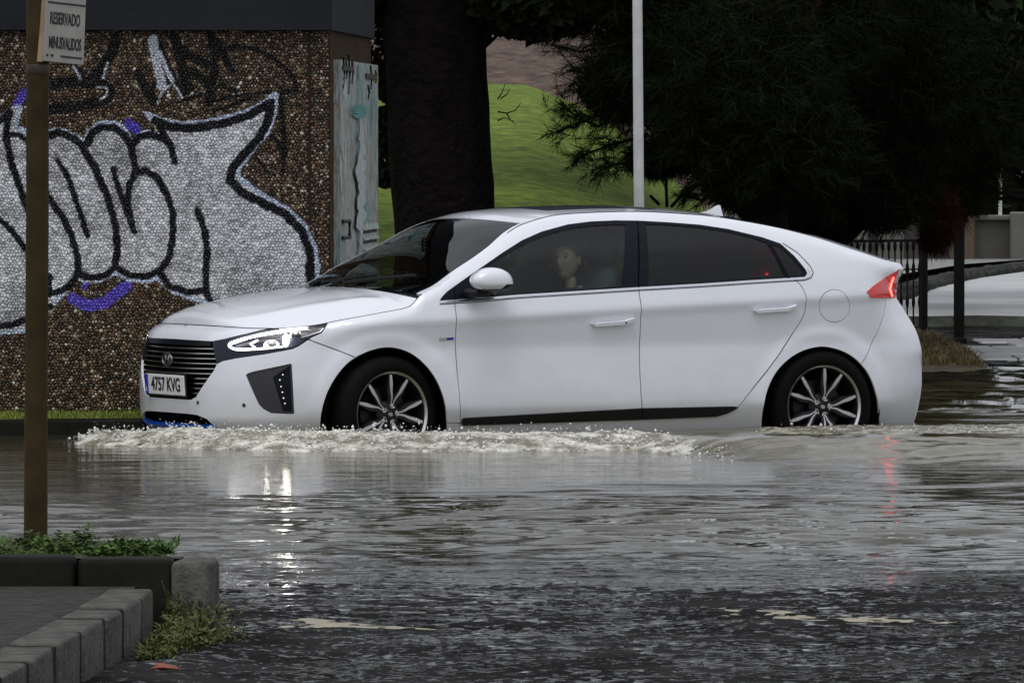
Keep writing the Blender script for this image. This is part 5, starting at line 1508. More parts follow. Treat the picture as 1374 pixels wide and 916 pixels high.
def side_u(px):          # distance along the side wall for a photo column
    k = (px - CXP) / F_PX; x1w = X1; y1w = WY
    return (k * y1w - x1w) / (sx - k * sy)
u_a, u_b, u_c, u_d = side_u(446.5), side_u(463.5), side_u(478), side_u(497.5)
dk = MB()
def side_box(mb, u0, u1, z0, z1, o0, o1):
    V = [side(u, z, o) for o in (o0, o1) for z in (z0, z1) for u in (u0, u1)]
    mb.add(V, [(0, 1, 3, 2), (4, 6, 7, 5), (0, 4, 5, 1), (2, 3, 7, 6), (0, 2, 6, 4), (1, 5, 7, 3)])
zt0 = 2.10
d1 = MB(); side_box(d1, u_a, (u_b + u_c) / 2 - .01, .2, zt0, 0, .045)
door1 = d1.build('metal_door', M['door'], kiosk)
d2 = MB(); side_box(d2, (u_b + u_c) / 2 + .01, u_d, .2, zt0, 0, .045)
door2 = d2.build('metal_door', M['door'], kiosk)
jb = MB(); side_box(jb, (u_b + u_c) / 2 - .16, (u_b + u_c) / 2 + .16, .2, zt0 - .02, .045, .06); jb.build('door_joint', pmat('joint_strip', (.22, .29, .28), .6, var=(9, .5)), kiosk)
fb = MB(); side_box(fb, .02, u_a, .05, Z1 - .001, 0, .006)
fb.build('corner_strip', pmat('rough_corner_strip', (.06, .04, .022), .95, spec=.05, bump=(90, .9, .01), var=(14, .5)), kiosk)
# handle, louvres, slots
hd = MB(); hp = [side(u_a + .05, wz(320) + 0, .05), side(u_a + .34, wz(320), .07), side(u_a + .34, wz(298), .07), side(u_a + .05, wz(298), .05)]
hd.tube(hp, .012, 6); hd.build('door_handle', M['plastic'], door1)
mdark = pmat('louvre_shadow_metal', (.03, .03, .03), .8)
for k in range(5):
    z = 1.145 - k * .06
    lb = MB(); u0_, u1_ = (u_b + u_c) / 2 + .22, u_d - .12
    V = [side(u0_, z, .047), side(u1_, z, .047), side(u1_, z - .036, .066), side(u0_, z - .036, .066), side(u0_, z - .040, .047), side(u1_, z - .040, .047)]
    lb.add(V, [(0, 1, 2, 3), (3, 2, 5, 4), (0, 3, 4), (1, 5, 2)]); lb.build('louvre', M['door'], door2)
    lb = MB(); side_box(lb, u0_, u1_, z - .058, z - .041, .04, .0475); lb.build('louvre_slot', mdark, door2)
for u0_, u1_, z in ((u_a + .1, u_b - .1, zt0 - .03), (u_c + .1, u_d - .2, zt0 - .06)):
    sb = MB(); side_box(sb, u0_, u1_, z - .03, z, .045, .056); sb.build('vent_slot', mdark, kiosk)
# drips and streaks of old paint on the doors
def streak(name, mat, parent, u, z0_, z1_, w, seed, o=.0475):
    r = random.Random(seed); mb = MB(); n = 26
    def tp(i): return min(1, .15 + i / 4, .15 + (n - i) / 6)
    L = [(u - w / 2 * tp(i) * (1 + 1.3 * (r.random() - .6)), z0_ + (z1_ - z0_) * i / n) for i in range(n + 1)]; Rr = [(u + w / 2 * tp(i) * (1 + 1.3 * (r.random() - .6)), z0_ + (z1_ - z0_) * i / n) for i in range(n + 1)]
    V = [side(*p, o) for p in L] + [side(*p, o) for p in Rr]
    mb.add(V, [(i, n + 1 + i, n + 2 + i, i + 1) for i in range(n)]); mb.build(name, mat, parent)
mid_ = (u_b + u_c) / 2
streak('paint_streak', mteal, kiosk, mid_ - .10, wz(158), wz(138), 1.1, 1, .0625); streak('paint_streak', mwhite, kiosk, mid_ - .03, wz(335), wz(158), .6, 2, .0635)
streak('paint_streak', mteal, kiosk, mid_ + .10, wz(302), wz(272), .7, 3, .0625); streak('paint_streak', mwhite, kiosk, u_a + .3, wz(135), wz(95), .28, 4); streak('paint_streak', myel, kiosk, u_d - .18, wz(105), wz(86), .28, 5)
streak('paint_streak', mwhite, kiosk, u_a + .16, wz(215), wz(180), .10, 6)
for k, (uu, za, zb2) in enumerate([(u_a + .15, 118, 75), (u_a + .35, 105, 80), (u_a + .55, 125, 70), (u_a + .8, 110, 78), (u_c + .5, 115, 82), (u_c + .9, 105, 88), (u_c + .3, 130, 110)]):
    mb = MB(); mb.tube([side(uu, wz(za), .0495), side(uu + .09, wz((za + zb2) / 2), .0495), side(uu - .02, wz(zb2), .0495)], .007, 5, flat=.4); mb.build('tag_stroke', M['ink'], kiosk)
# low grass strip and kerb at the foot of the wall
mk1 = grid_obj('wall_verge', np.arange(-6, -.35, .1), np.arange(42.55, 43.45, .05), lambda X, Y: .075 + .02 * fbm(X * 5, Y * 5, 2, 4), M['grass'])
kerb('wall_kerb', [(-6.5, 42.48), (-.3, 42.48), (-.2, 43.0), (-.1, 47)], .12, -.2, .088, M['kerbd'])
def wp(r, n): return np.stack([r.uniform(-3.3, -1.0, n), r.uniform(42.58, 43.3, n), np.full(n, .08)], -1)
V, F3 = blades(5000, wp, .035, .009, 18)
tag(mk('wall_grass', V, F3, M['blade'], None, False), 'thin strip of green grass at the foot of the graffiti wall', 'grass', kind='stuff')
# ================================================================ TREES
M['bark'] = pmat('dark_wet_bark', (.0085, .0070, .006), .9, spec=.06, bump=(16, 1.0, .04), var=(7, .4))
M['needle'] = pmat('pine_needles', (.010, .014, .006), .8, spec=.04, var=(2.5, .35))
M['needle2'] = pmat('dead_needles', (.032, .011, .006), .8, spec=.06, var=(4, .4))
M['leafd'] = pmat('dark_leaves', (.014, .020, .009), .8, spec=.06, var=(1.5, .4))
M['birch'] = pmat('pale_trunk', (.42, .42, .40), .6, bump=(30, .5, .01), var=(8, .35))
def tufts(C, D, K, L, w, r):
    """needle tufts: centres C, axis D; K needles each"""
    n = len(C)
    d = r.normal(0, .62, (n, K, 3)) + D[:, None, :]
    d /= np.linalg.norm(d, axis=2)[..., None]
    l = L * r.uniform(.6, 1.15, (n, K, 1)); b = C[:, None] + D[:, None] * r.uniform(-.5, .5, (n, K, 1)) * L
    side_ = np.cross(d, r.normal(0, 1, (n, K, 3))); side_ /= np.linalg.norm(side_, axis=2)[..., None]
    t = b + d * l; t[..., 2] -= .12 * l[..., 0]
    V = np.stack([b - side_ * w / 2, b + side_ * w / 2, t], 2).reshape(-1, 3)
    return V, np.arange(len(V)).reshape(-1, 3)
def blobs(C, R, n, size, r, asp=.55):
    """leaf-sized faces through a volume of ellipsoids"""
    k = r.integers(0, len(C), n); u = r.normal(0, 1, (n, 3)); u /= np.linalg.norm(u, axis=1)[:, None]; rad = r.random(n)**(1 / 2.2)
    P = C[k] + u * R[k] * rad[:, None]
    a = r.normal(0, 1, (n, 3)); a /= np.linalg.norm(a, axis=1)[:, None]; b = np.cross(a, r.normal(0, 1, (n, 3))); b /= np.linalg.norm(b, axis=1)[:, None]
    s = size * r.uniform(.5, 1.4, (n, 1))
    V = np.stack([P - a * s, P - b * s * asp, P + a * s, P + b * s * asp], 1).reshape(-1, 3)
    return V, np.arange(len(V)).reshape(-1, 4)
def trunk_mesh(path, rad, n=20, rough=.0, seed=0):
    mb = MB(); mb.tube(path, rad, n); V = np.array(mb.v)
    if rough:
        for q in range(len(V) - 0):
            pass
        a = np.arange(len(V)) % n; lev = np.arange(len(V)) // n
        c = np.array(path)[np.minimum(lev, len(path) - 1)]
        k = 1 + rough * (vnoise(a * 1.7, lev * .6, seed) - .5)
        V = c + (V - c) * k[:, None]
    return V, mb.f
def pine(name, base, h, crown, ntuft, label, group, K=26, trunk_r=.14, limbs=14, seed=1, L=.17, dead=.04, fill=3000, lean=(0, 0), droop=None, w=.006):
    """crown: list of ellipsoids (x,y,z,rx,ry,rz) in world coordinates"""
    r = np.random.default_rng(seed)
    t = empty(name, base, label=label, cat='tree', group=group); B = np.array(base, float)
    cr = np.array(crown, float); C, R = cr[:, :3], cr[:, 3:]
    top = np.array([base[0] + lean[0], base[1] + lean[1], base[2] + h])
    path = [B + (top - B) * u + np.array([.05 * math.sin(u * 7 + seed), .05 * math.cos(u * 5 + seed), 0]) * (u > 0) for u in np.linspace(0, 1, 14)]
    V, Fs = trunk_mesh([p - B for p in path], [trunk_r * (1.25 if i == 0 else 1) * (1 - .75 * i / 13) for i in range(14)], 14, .25, seed)
    mk('trunk', V, Fs, M['bark'], t, True)
    lb = MB(); ends = []
    for k in range(limbs):
        j = r.integers(0, len(C)); u = r.normal(0, 1, 3); u /= np.linalg.norm(u); e = C[j] + u * R[j] * .8
        s = path[int(np.clip((e[2] - base[2]) / h * 13 - r.uniform(0, 2), 2, 13))]
        mid = (s + e) / 2 + np.array([0, 0, .15]); q = [s, mid, e]
        lb.tube([p - B for p in (s, (s + mid) / 2 + [0, 0, .05], mid, (mid + e) / 2, e)], [.045, .035, .026, .018, .008], 6)
    lb.build('limbs', M['bark'], t, True)['kind'] = 'stuff'
    k = r.choice(len(C), ntuft, p=(R.prod(1)**.6) / (R.prod(1)**.6).sum()); u = r.normal(0, 1, (ntuft, 3)); u /= np.linalg.norm(u, axis=1)[:, None]
    P = C[k] + u * R[k] * (r.random(ntuft)**.45)[:, None]
    D = u * .8 + r.normal(0, .3, (ntuft, 3)); D[:, 2] += .1; D /= np.linalg.norm(D, axis=1)[:, None]
    isd = r.random(ntuft) < dead
    V, F3 = tufts(P[~isd], D[~isd], K, L, w, r); mk('crown', V - B, F3, M['needle'], t, False)['kind'] = 'stuff'
    if isd.any():
        V, F3 = tufts(P[isd], D[isd], K, L, w * 1.2, r); mk('dead_needles', V - B, F3, M['needle2'], t, False)['kind'] = 'stuff'
    if fill:
        V, F4 = blobs(C, R * .88, fill * 5, .10, r, .05); mk('inner_foliage', V - B, F4, M['needle'], t, False)['kind'] = 'stuff'
    return t
# --- great trunk in the middle left; its crown hangs above the frame
r0 = np.random.default_rng(3)
TB = np.array([(597 - CXP) / F_PX * 55, 55.0, -.02])
big = empty('large_tree', TB, label='massive dark tree trunk rising behind the windscreen of the car', cat='tree')
path = []; rad = []
for u in np.linspace(0, 1, 40):
    z = u * 7.5; path.append(np.array([.02 * math.sin(z * 2) - .035 * z * .6, 0, z])); rad.append((.365 + .07 * math.exp(-z / .5) - .012 * z + .006 * z * z * (z < 3)) * (1 + .02 * math.sin(z * 5)))
V, Fs = trunk_mesh(path, rad, 48, .09, 5); mk('trunk', V, Fs, M['bark'], big, True)
cr_ = [(-.9, .8, 3.7, 1.6, 1.6, 1.0), (.5, .6, 3.5, 1.4, 1.6, 1.0), (-.2, .2, 4.6, 2.4, 2.2, 1.3), (1.5, .4, 4.2, 1.3, 1.3, 1.2), (-2.2, .8, 4.4, 1.4, 1.4, 1.2), (-1.9, 1.0, 3.0, .9, .9, .8), (.65, -.1, 2.75, .55, .5, .36), (-.62, .2, 2.9, .5, .5, .4)]
cr_ = np.array(cr_); V, F4 = blobs(cr_[:, :3], cr_[:, 3:], 50000, .065, r0); mk('crown', V, F4, M['leafd'], big, False)['kind'] = 'stuff'
lb = MB()
for k in range(12):
    e = cr_[k % 8, :3] + r0.normal(0, .3, 3); lb.tube([(0, 0, 2.4 + .15 * k), e * [.5, .5, 1] + [0, 0, -.3], e], [.10, .06, .02], 7)
# bare twigs on the right side of the trunk
for pts_ in ([(672, 132), (680, 127), (684, 119)], [(668, 150), (680, 152), (692, 148), (699, 138)], [(680, 152), (684, 160), (693, 168)], [(668, 162), (676, 158), (690, 163)], [(668, 133), (674, 124), (678, 112)]):
    lb.tube([at_y(x, y, 54.9 - .05 * i) - TB for i, (x, y) in enumerate(pts_)], [.006, .004, .002][:len(pts_)] if len(pts_) == 3 else [.006, .005, .004, .002], 5)
lb.build('limbs', M['bark'], big, True)['kind'] = 'stuff'
# side shoots with leaves, left of the trunk
cr2 = np.array([[*(at_y(520, y, 56) - TB), rx, .3, rz] for y, rx, rz in ((190, .13, .22), (95, .22, .2), (160, .10, .10), (235, .10, .10), (120, .08, .1), (50, .3, .3))])
V, F4 = blobs(cr2[:, :3], cr2[:, 3:], 4200, .028, r0); mk('side_shoots', V, F4, M['leafd'], big, False)['kind'] = 'stuff'

def cz(py, Y): return CAM_H - (py - HORIZON) / F_PX * Y
def cx_(px, Y): return (px - CXP) / F_PX * Y
G = 'pines behind the car'
def E(px, py, Y, rx, ry, rz): return (cx_(px, Y), Y, cz(py, Y), rx, ry, rz)
pine('pine_tree', (cx_(1040, 56), 56, 0), 4.9, [E(900, 60, 55, .65, .8, .75), E(860, -20, 55, .7, .8, .6), E(1000, 100, 54, .7, .9, .7), E(960, 170, 54, .5, .7, .42), E(1060, 190, 54, .6, .8, .55), E(1010, 240, 54, .42, .6, .28), E(1000, -100, 56, 1.6, 1.6, 1.2), E(1050, 20, 55, .8, .9, .8), E(840, 120, 54.5, .40, .5, .24), E(880, 215, 54.5, .22, .3, .12)],
     3300, 'dark pine behind the car roof whose low boughs hang across the white pole', G, K=30, seed=21, fill=11000, dead=.03)
pine('pine_tree', (cx_(1120, 59), 59, 0), 5.0, [E(1140, 60, 58, .9, .9, .9), E(1140, 180, 57, .75, .9, .6), E(1180, 260, 57, .42, .7, .34), E(1100, 270, 57, .38, .6, .30), E(1200, 120, 57, .8, .9, .7), E(1150, -150, 58, 1.5, 1.4, 1.2), E(1285, 130, 59.5, .6, .5, .65), E(1300, 225, 59.5, .28, .3, .30), E(1278, 265, 59.5, .2, .3, .2)],
     2500, 'dense dark pine standing directly behind the rear window of the car', G, K=28, seed=22, fill=10000, dead=.05)
pine('pine_tree', (cx_(1450, 82), 82, 0), 5.2, [E(1290, 60, 82, 1.25, 1.2, 1.2), E(1285, 170, 81, .85, .9, .7), E(1350, 80, 82, 1.1, 1.0, .8), E(1275, 245, 80, .38, .5, .33), E(1315, 262, 80, .2, .3, .18), E(1290, -80, 82, 1.8, 1.4, 1.1), E(1420, 20, 82, 1.2, 1, 1.2)],
     2300, 'dark pine at the right edge with reddish dead needles above the two posts', G, K=28, seed=23, fill=9000, dead=.09)
# low dead-needle boughs hanging above the railing
bt = np.random.default_rng(9)
c = np.array([E(1262, 285, 58.5, .15, .2, .22), E(1255, 310, 58.5, .09, .15, .12)]); n = 420
k = bt.integers(0, 2, n); u = bt.normal(0, 1, (n, 3)); u /= np.linalg.norm(u, axis=1)[:, None]
P = c[k, :3] + u * c[k, 3:] * bt.random((n, 1))**.5; V, F3 = tufts(P, u * .5 + [0, 0, -.5], 20, .12, .006, bt)
bo = mk('hanging_bough', V, F3, M['needle2'], None, False)
bo.parent = [o for o in COL.objects if o.name.startswith('pine_tree') and abs(o.location.y - 59) < .1][0]; bo.location = -np.array(bo.parent.location); bo['kind'] = 'stuff'
# bough sprays at the left end of the first pine, against the bank
P1 = [o for o in COL.objects if o.name.startswith('pine_tree') and abs(o.location.y - 56) < .1][0]
B1 = np.array(P1.location); sb_ = MB(); PC = []; PD = []
for line_ in ([(880, 120), (820, 150), (775, 165), (745, 178)], [(870, 180), (820, 195), (790, 205), (770, 215)], [(850, 150), (800, 170), (765, 150), (745, 135)], [(880, 205), (850, 218), (820, 222), (800, 232)], [(850, 90), (800, 100), (760, 95)], [(1000, 250), (960, 240), (930, 252), (915, 262)], [(940, 210), (900, 205), (880, 222)], [(830, 60), (780, 70), (740, 60)]):
    p3 = [at_y(x, y, 54.3 + .1 * i) for i, (x, y) in enumerate(line_)]
    sb_.tube([p - B1 for p in p3], [.014, .010, .007, .005][:len(p3)], 5)
    p3 = np.array(p3)
    for a, b in zip(p3[:-1], p3[1:]):
        for u in np.linspace(.1, 1, 5):
            for _ in range(2): PC.append(a + (b - a) * u + bt.normal(0, .035, 3)); d = (b - a) / np.linalg.norm(b - a) + bt.normal(0, .5, 3); PD.append(d / np.linalg.norm(d))
sb_.build('spray_twigs', M['bark'], P1, True)['kind'] = 'stuff'
V, F3 = tufts(np.array(PC), np.array(PD), 34, .13, .0045, bt); mk('needle_sprays', V - B1, F3, M['needle'], P1, False)['kind'] = 'stuff'
# thin twigs right of the white pole
tw = MB()
for line_ in ([(895, 278), (893, 230), (896, 190)], [(900, 278), (915, 262), (940, 268)], [(872, 262), (885, 275)], [(950, 275), (962, 262), (975, 268), (985, 280)]):
    p3 = [at_y(x, y, 55) for x, y in line_]; tw.tube([p - B1 for p in p3], .012, 5)
tw.build('dead_twigs', M['bark'], P1, True)['kind'] = 'stuff'
# pale slender trunks glimpsed between the pines
for i, (px, Y, lab_) in enumerate(((1076, 66, 'pale slender trunk glimpsed through the middle of the pines'), (990, 64, 'pale slender trunk left of the others behind the roof antenna'), (1155, 67, 'pale slender trunk farthest right behind the dense pine'))):
    t = empty('slender_tree', (cx_(px, Y), Y, 0), label=lab_, cat='tree', group='slender pale trees among the pines')
    mb = MB(); mb.tube([(0, 0, 0), (.03, 0, 1.5), (0, 0, 3), (.04, 0, 6)], [.05, .045, .04, .02], 10); mb.build('trunk', M['birch'], t, True)
    r = np.random.default_rng(50 + i); c = np.array([(0, 0, 5.5, 1.0, 1.0, 1.2), (.4, 0, 4.6, .7, .7, .7)]); V, F4 = blobs(c[:, :3], c[:, 3:], 3500, .05, r)
    mk('crown', V, F4, M['leafd'], t, False)['kind'] = 'stuff'
# trees of the second row
def broad(base, crown, n, size, label, seed, mat, group='trees of the rear row', tr=.15):
    r = np.random.default_rng(seed); B = np.array(base, float); t = empty('broadleaf_tree', base, label=label, cat='tree', group=group)
    c = np.array(crown, float); topz = c[:, 2].max()
    V, Fs = trunk_mesh([(0, 0, z) for z in np.linspace(0, topz, 8)], [tr * (1 - .1 * i) for i in range(8)], 12, .2, seed); mk('trunk', V, Fs, M['bark'], t, True)
    lb = MB()
    for k in range(10):
        e = c[k % len(c), :3] - B + r.normal(0, .3, 3); e[2] += B[2]; lb.tube([(0, 0, min(e[2] * .6, topz * .7)), e * [.5, .5, .85], e], [tr * .45, tr * .3, .02], 6)
    lb.build('limbs', M['bark'], t, True)['kind'] = 'stuff'
    V, F4 = blobs(c[:, :3], c[:, 3:], n, size, r); mk('crown', V - [B[0], B[1], 0], F4, mat, t, False)['kind'] = 'stuff'
    return t
ml = pmat('mid_green_leaves', (.03, .05, .02), .7, spec=.1, var=(1, .4))
broad((-5.2, 66, 0), [(-5.2, 66, 3.4, 2.2, 2, 1.7), (-6.6, 67, 3.8, 2, 2, 1.7), (-3.9, 66, 3.6, 1.6, 1.6, 1.5)], 12000, .13, 'dark tree standing behind the left end of the kiosk roof', 31, M['leafd'])
broad((-2.3, 70, 0), [(-2.2, 70, 4.4, 1.8, 1.6, 1.5), (-1.3, 70, 3.9, 1.2, 1.2, .9), (-3.2, 70, 3.4, 1.0, 1.2, 1.5), (-1.2, 71, 5.2, 2, 1.6, 1.4)], 14000, .12, 'dark tree between the kiosk and the great trunk', 32, M['leafd'])
broad((2.35, 76, 0), [(1.2, 76, 4.4, 1.8, 1.6, 1.5), (.2, 76, 4.0, 1.2, 1.2, 1.1), (2.6, 76, 4.2, 1.4, 1.3, 1.9), (.8, 77, 5.6, 2, 1.6, 1.2)], 16000, .12, 'dark tree above the crest of the grass bank', 33, M['leafd'])
broad((3.1, 74, 0), [(3.1, 74, 3.0, 1.4, 1.3, 2.2), (2.5, 74, 1.9, .55, 1.0, .8), (4.0, 75, 3.6, 1.2, 1.2, 1.5)], 16000, .10, 'bushy dark tree behind the dense pine', 34, M['leafd'])
broad((5.6, 80, 0), [(5.2, 80, 4.2, 1.9, 1.6, 1.7), (6.6, 82, 4.0, 1.6, 1.6, 1.6), (4.1, 79, 3.4, .9, 1, 1.1)], 14000, .12, 'tree over the far road at the right edge', 35, ml)
broad((9.6, 125, 0), [(9.6, 125, 3.4, 2.6, 2, 2.4), (12.5, 126, 3.6, 2.6, 2, 2.4), (7.2, 125, 3.0, 1.6, 1.6, 1.7)], 16000, .16, 'green tree behind the far pale wall', 36, ml)
# far wood
r = np.random.default_rng(77); c = []
for x in np.arange(-26, 34, 2.4): c.append((x + r.normal(0, .5), 142 + r.normal(0, 3), 3.2 + r.uniform(0, 1), 2.3, 2.2, 4.2 + r.uniform(0, 1.0)))
c = np.array(c); V, F4 = blobs(c[:, :3], c[:, 3:], 60000, .28, r)
tag(mk('far_wood', V, F4, M['leafd'], None, False), 'dark mass of woodland closing the background', 'wood', kind='stuff')
# ================================================================ STREET FURNITURE, FAR WALL
# post with sign, left foreground
PY = 25.75
pz0 = .24
pbx = (47 - CXP) / F_PX * PY
mpost = pmat('brown_painted_post', (.042, .028, .010), .7, spec=.15, bump=(25, .3, .004), var=(9, .4))
post = empty('sign_post', (pbx, PY, pz0), label='brown timber post standing in the weedy verge at the left', cat='post')
mb = MB(); mb.tube([(0, 0, -.05), (.003, 0, .5), (.008, 0, 1.1), (.012, 0, 2.3)], [.0405, .039, .0385, .038], 24); pole_ = mb.build('pole', mpost, post, True, 50)
mb = MB(); mb.lathe([(.0388, .0), (.0405, .004), (.0405, .03), (.0388, .034)], 24, 'z', (.010, 0, 1.60)); mb.build('band', pmat('post_band', (.03, .02, .012), .6), post, True, 40)
# sign: folded metal plate turned away to the right
sg = empty('parking_sign', (pbx + .035, PY - .045, 1.985), label='small grey metal sign reserving parking, bolted to the right of the brown post', cat='sign')
sg.rotation_euler = (0, math.radians(3.5), math.radians(52))
ms = pmat('sign_face', (.36, .35, .31), .5, var=(12, .15)); mse = pmat('sign_edge_tan', (.30, .22, .12), .5, var=(10, .3))
SW, SH = .205, .24
mb = MB(); mb.box((SW / 2, 0, .02), (SW, .004, SH), 0, .0015); mb.build('plate', ms, sg)
mb = MB(); mb.box((-.002, .028, .02), (.004, .056, SH + .004)); mb.box((SW / 2, .024, .02 + SH / 2), (SW, .05, .004)); mb.build('folded_edge', mse, sg)
def sline(z, x0, x1, h, mat=None):
    mb = MB(); mb.box(((x0 + x1) / 2, -.0028, z), (x1 - x0, .0012, h)); return mb.build('border_line', M['ink'], sg)
zt2 = .02 + SH / 2; zb2 = .02 - SH / 2
sline(zt2 - .040, .012, SW - .004, .006); sline(zb2 + .022, .085, SW - .012, .006); sline(zb2 + .022, .012, .022, .007); sline(zb2 + .022, .035, .048, .008)
text_obj('sign_text', 'RESERVADO', .056, M['ink'], sg, (SW / 2 - .002, -.003, .046), (math.pi / 2, 0, 0), .50, .0006, .0012)
text_obj('sign_text', 'MINUSVALIDOS', .056, M['ink'], sg, (SW / 2 + .002, -.003, -.036), (math.pi / 2, 0, 0), .42, .0006, .0012)
# white lamp post behind the car roof
LY = 48.5
lp = empty('lamp_post', ((857 - CXP) / F_PX * LY, LY, -.1), label='tall slim white metal pole rising behind the car roof', cat='pole')
mwp = pmat('white_pole_paint', (.62, .62, .62), .45, var=(10, .12), bump=(20, .2, .003))
mb = MB(); mb.tube([(.02, 0, 0), (.0, 0, 1.5), (-.012, 0, 3.0), (-.04, 0, 6.0)], [.033, .0325, .031, .024], 20); mb.build('pole', mwp, lp, True)
mb = MB(); mb.box((.01, 0, .12), (.16, .16, .02), 0, .004); mb.build('base_plate', mwp, lp)
mb = MB(); mb.tube([(-.04, 0, 6.0), (-.04, -.5, 6.25), (-.04, -1.1, 6.3)], .02, 10); mb.box((-.04, -1.3, 6.3), (.16, .5, .08), 0, .03); mb.build('lamp_head', mwp, lp, True, 40)
# thin white pole and bollard, far right
def pole(name, px, py0, py1, Y, r_, label, cat):
    z0, z1 = CAM_H - (py0 - HORIZON) / F_PX * Y, CAM_H - (py1 - HORIZON) / F_PX * Y
    e = empty(name, ((px - CXP) / F_PX * Y, Y, z0), label=label, cat=cat)
    mb = MB(); mb.tube([(0, 0, 0), (0, 0, z1 - z0)], [r_, r_ * .92], 14); mb.build('shaft', mwp, e, True, 50)
    mb = MB(); mb.ball((0, 0, z1 - z0), (r_ * 1.15, r_ * 1.15, r_), 12, 8); mb.build('cap', mwp, e, True)
    mb = MB(); mb.lathe([(r_, 0), (r_ * 1.6, 0), (r_ * 1.6, .03), (r_, .04)], 14, 'z'); mb.build('collar', mwp, e, True, 40); return e
pole('white_pole', 1342, 343, 205, 108, .028, 'thin white pole standing before the far wall at the right edge', 'pole')
pole('bollard', 1260, 356, 330, 104, .040, 'short white bollard on the far pavement beyond the railing', 'bollard')
# two dark posts in the small verge
mdp = pmat('dark_wet_timber', (.008, .008, .008), .8, spec=.1, bump=(25, .6, .006), var=(8, .4))
for px, Y, w, top, lab_ in ((1240, 62, .052, 300, 'slim dark post at the end of the iron railing'), (1287, 61.5, .075, 330, 'thicker dark timber post standing alone in the brown verge')):
    z0 = .05; z1 = CAM_H - (top - HORIZON) / F_PX * Y + .25
    e = empty('wooden_post', ((px - CXP) / F_PX * Y, Y, z0), label=lab_, cat='post', group='dark posts in the verge')
    mb = MB(); mb.box((0, 0, (z1 - z0) / 2), (w, w, z1 - z0), .2, .008); mb.build('post_shaft', mdp, e, True, 30)
    mb = MB(); mb.box((0, 0, .0), (w * 1.5, w * 1.5, .05), .2, .012); mb.build('foot', mdp, e, True, 30)
# iron railing
rl = empty('iron_railing', (cx_(1234, 63), 63, .0), label='black wrought iron railing with turned balusters behind the tail lamp', cat='railing')
miron = pmat('black_iron', (.006, .006, .006), .6, spec=.1)
dirx, diry = -.80, -.60
pitch_ = .066
top_z = cz(322, 62.5)
for k in range(18):
    x, y = dirx * pitch_ * k, diry * pitch_ * k
    prof = [(.007, .1), (.007, .28), (.012, .30), (.016, .33), (.012, .36), (.007, .38), (.007, .54), (.012, .56), (.017, .60), (.012, .64), (.007, .66), (.007, top_z - .10), (.014, top_z - .08), (.016, top_z - .05), (.009, top_z - .02)]
    mb = MB(); mb.lathe(prof, 8, 'z', (x, y, 0)); mb.build('baluster', miron, rl, True, 40)
for z, h in ((top_z - .01, .022), (.12, .02), (.60, .012)):
    mb = MB(); mb.box((dirx * pitch_ * 8.5, diry * pitch_ * 8.5, z), (pitch_ * 18, .022, h), math.atan2(diry, dirx)); mb.build('rail', miron, rl)
# far pale wall with piers
wl = empty('boundary_wall', (5.2, 103, .1), label='pale rendered boundary wall with piers across the far pavement', cat='wall')
mw = pmat('pale_render', (.075, .071, .064), .85, bump=(6, .5, .02), var=(1.4, .3)); mc = pmat('wall_coping', (.13, .125, .115), .8, var=(2, .2))
wz1 = cz(290, 103) - .1
mb = MB(); mb.box((3, .0, wz1 / 2 - .05), (17, .25, wz1)); mb.build('wall_face', mw, wl)
mb = MB(); mb.box((3, -.02, wz1 - .02), (17, .36, .07), 0, .015); mb.build('coping', mc, wl)
for k, px in enumerate((1195, 1290, 1372, 1440)):
    mb = MB(); mb.box(((px - CXP) / F_PX * 102.8 - 5.2, -.25, wz1 / 2), (.34, .3, wz1 + .12), 0, .02); mb.build('pier', mc if k != 1 else pmat('brown_pier', (.10, .07, .05), .8), wl)

# ================================================================ DRIVER
mskin = pmat('skin', (.44, .27, .195), .55, var=(30, .05)); mhair = pmat('dark_hair', (.016, .012, .010), .5, bump=(90, .5, .003)); mjack = pmat('dark_jacket', (.022, .022, .028), .8)
mshirt = pmat('light_collar', (.35, .35, .36), .8); meye = pmat('eye_dark', (.01, .01, .01), .2); mlip = pmat('lips', (.32, .13, .11), .5)
c3 = to_local(np.array([0, 0, CAM_H])); d3 = to_local(np.array([0, 0, CAM_H]) + ray(761, 347)) - c3
hp_ = c3 + d3 * ((-.40 - c3[1]) / d3[1])        # head centre in car coordinates
drv = empty('person', to_world(np.array([hp_[0] + .04, hp_[1], .50])), TH, label='driver with short dark hair and dark jacket looking out of the front side window', cat='person')
DO = np.array([hp_[0] + .04, hp_[1], .50])
hz = hp_[2] - .50; hx_o = -.04
def skin_obj(name, nodes, edges_, radii, mat, parent, root=0, sub=2):
    me = bpy.data.meshes.new(name); me.from_pydata([tuple(map(float, n)) for n in nodes], edges_, []); o = bpy.data.objects.new(name, me); COL.objects.link(o)
    s = o.modifiers.new('s', 'SKIN'); 
    for i, r in enumerate(radii):
        v = me.skin_vertices[0].data[i]; v.radius = (r if isinstance(r, tuple) else (r, r)); v.use_root = (i == root)
    o.modifiers.new('u', 'SUBSURF').levels = sub
    dg = bpy.context.evaluated_depsgraph_get(); m2 = bpy.data.meshes.new_from_object(o.evaluated_get(dg)); bpy.data.objects.remove(o)
    m2.materials.clear(); m2.materials.append(mat); m2.polygons.foreach_set('use_smooth', [True] * len(m2.polygons))
    o = bpy.data.objects.new(name, m2); COL.objects.link(o); o.parent = parent; return o
sh_z = hz - .245
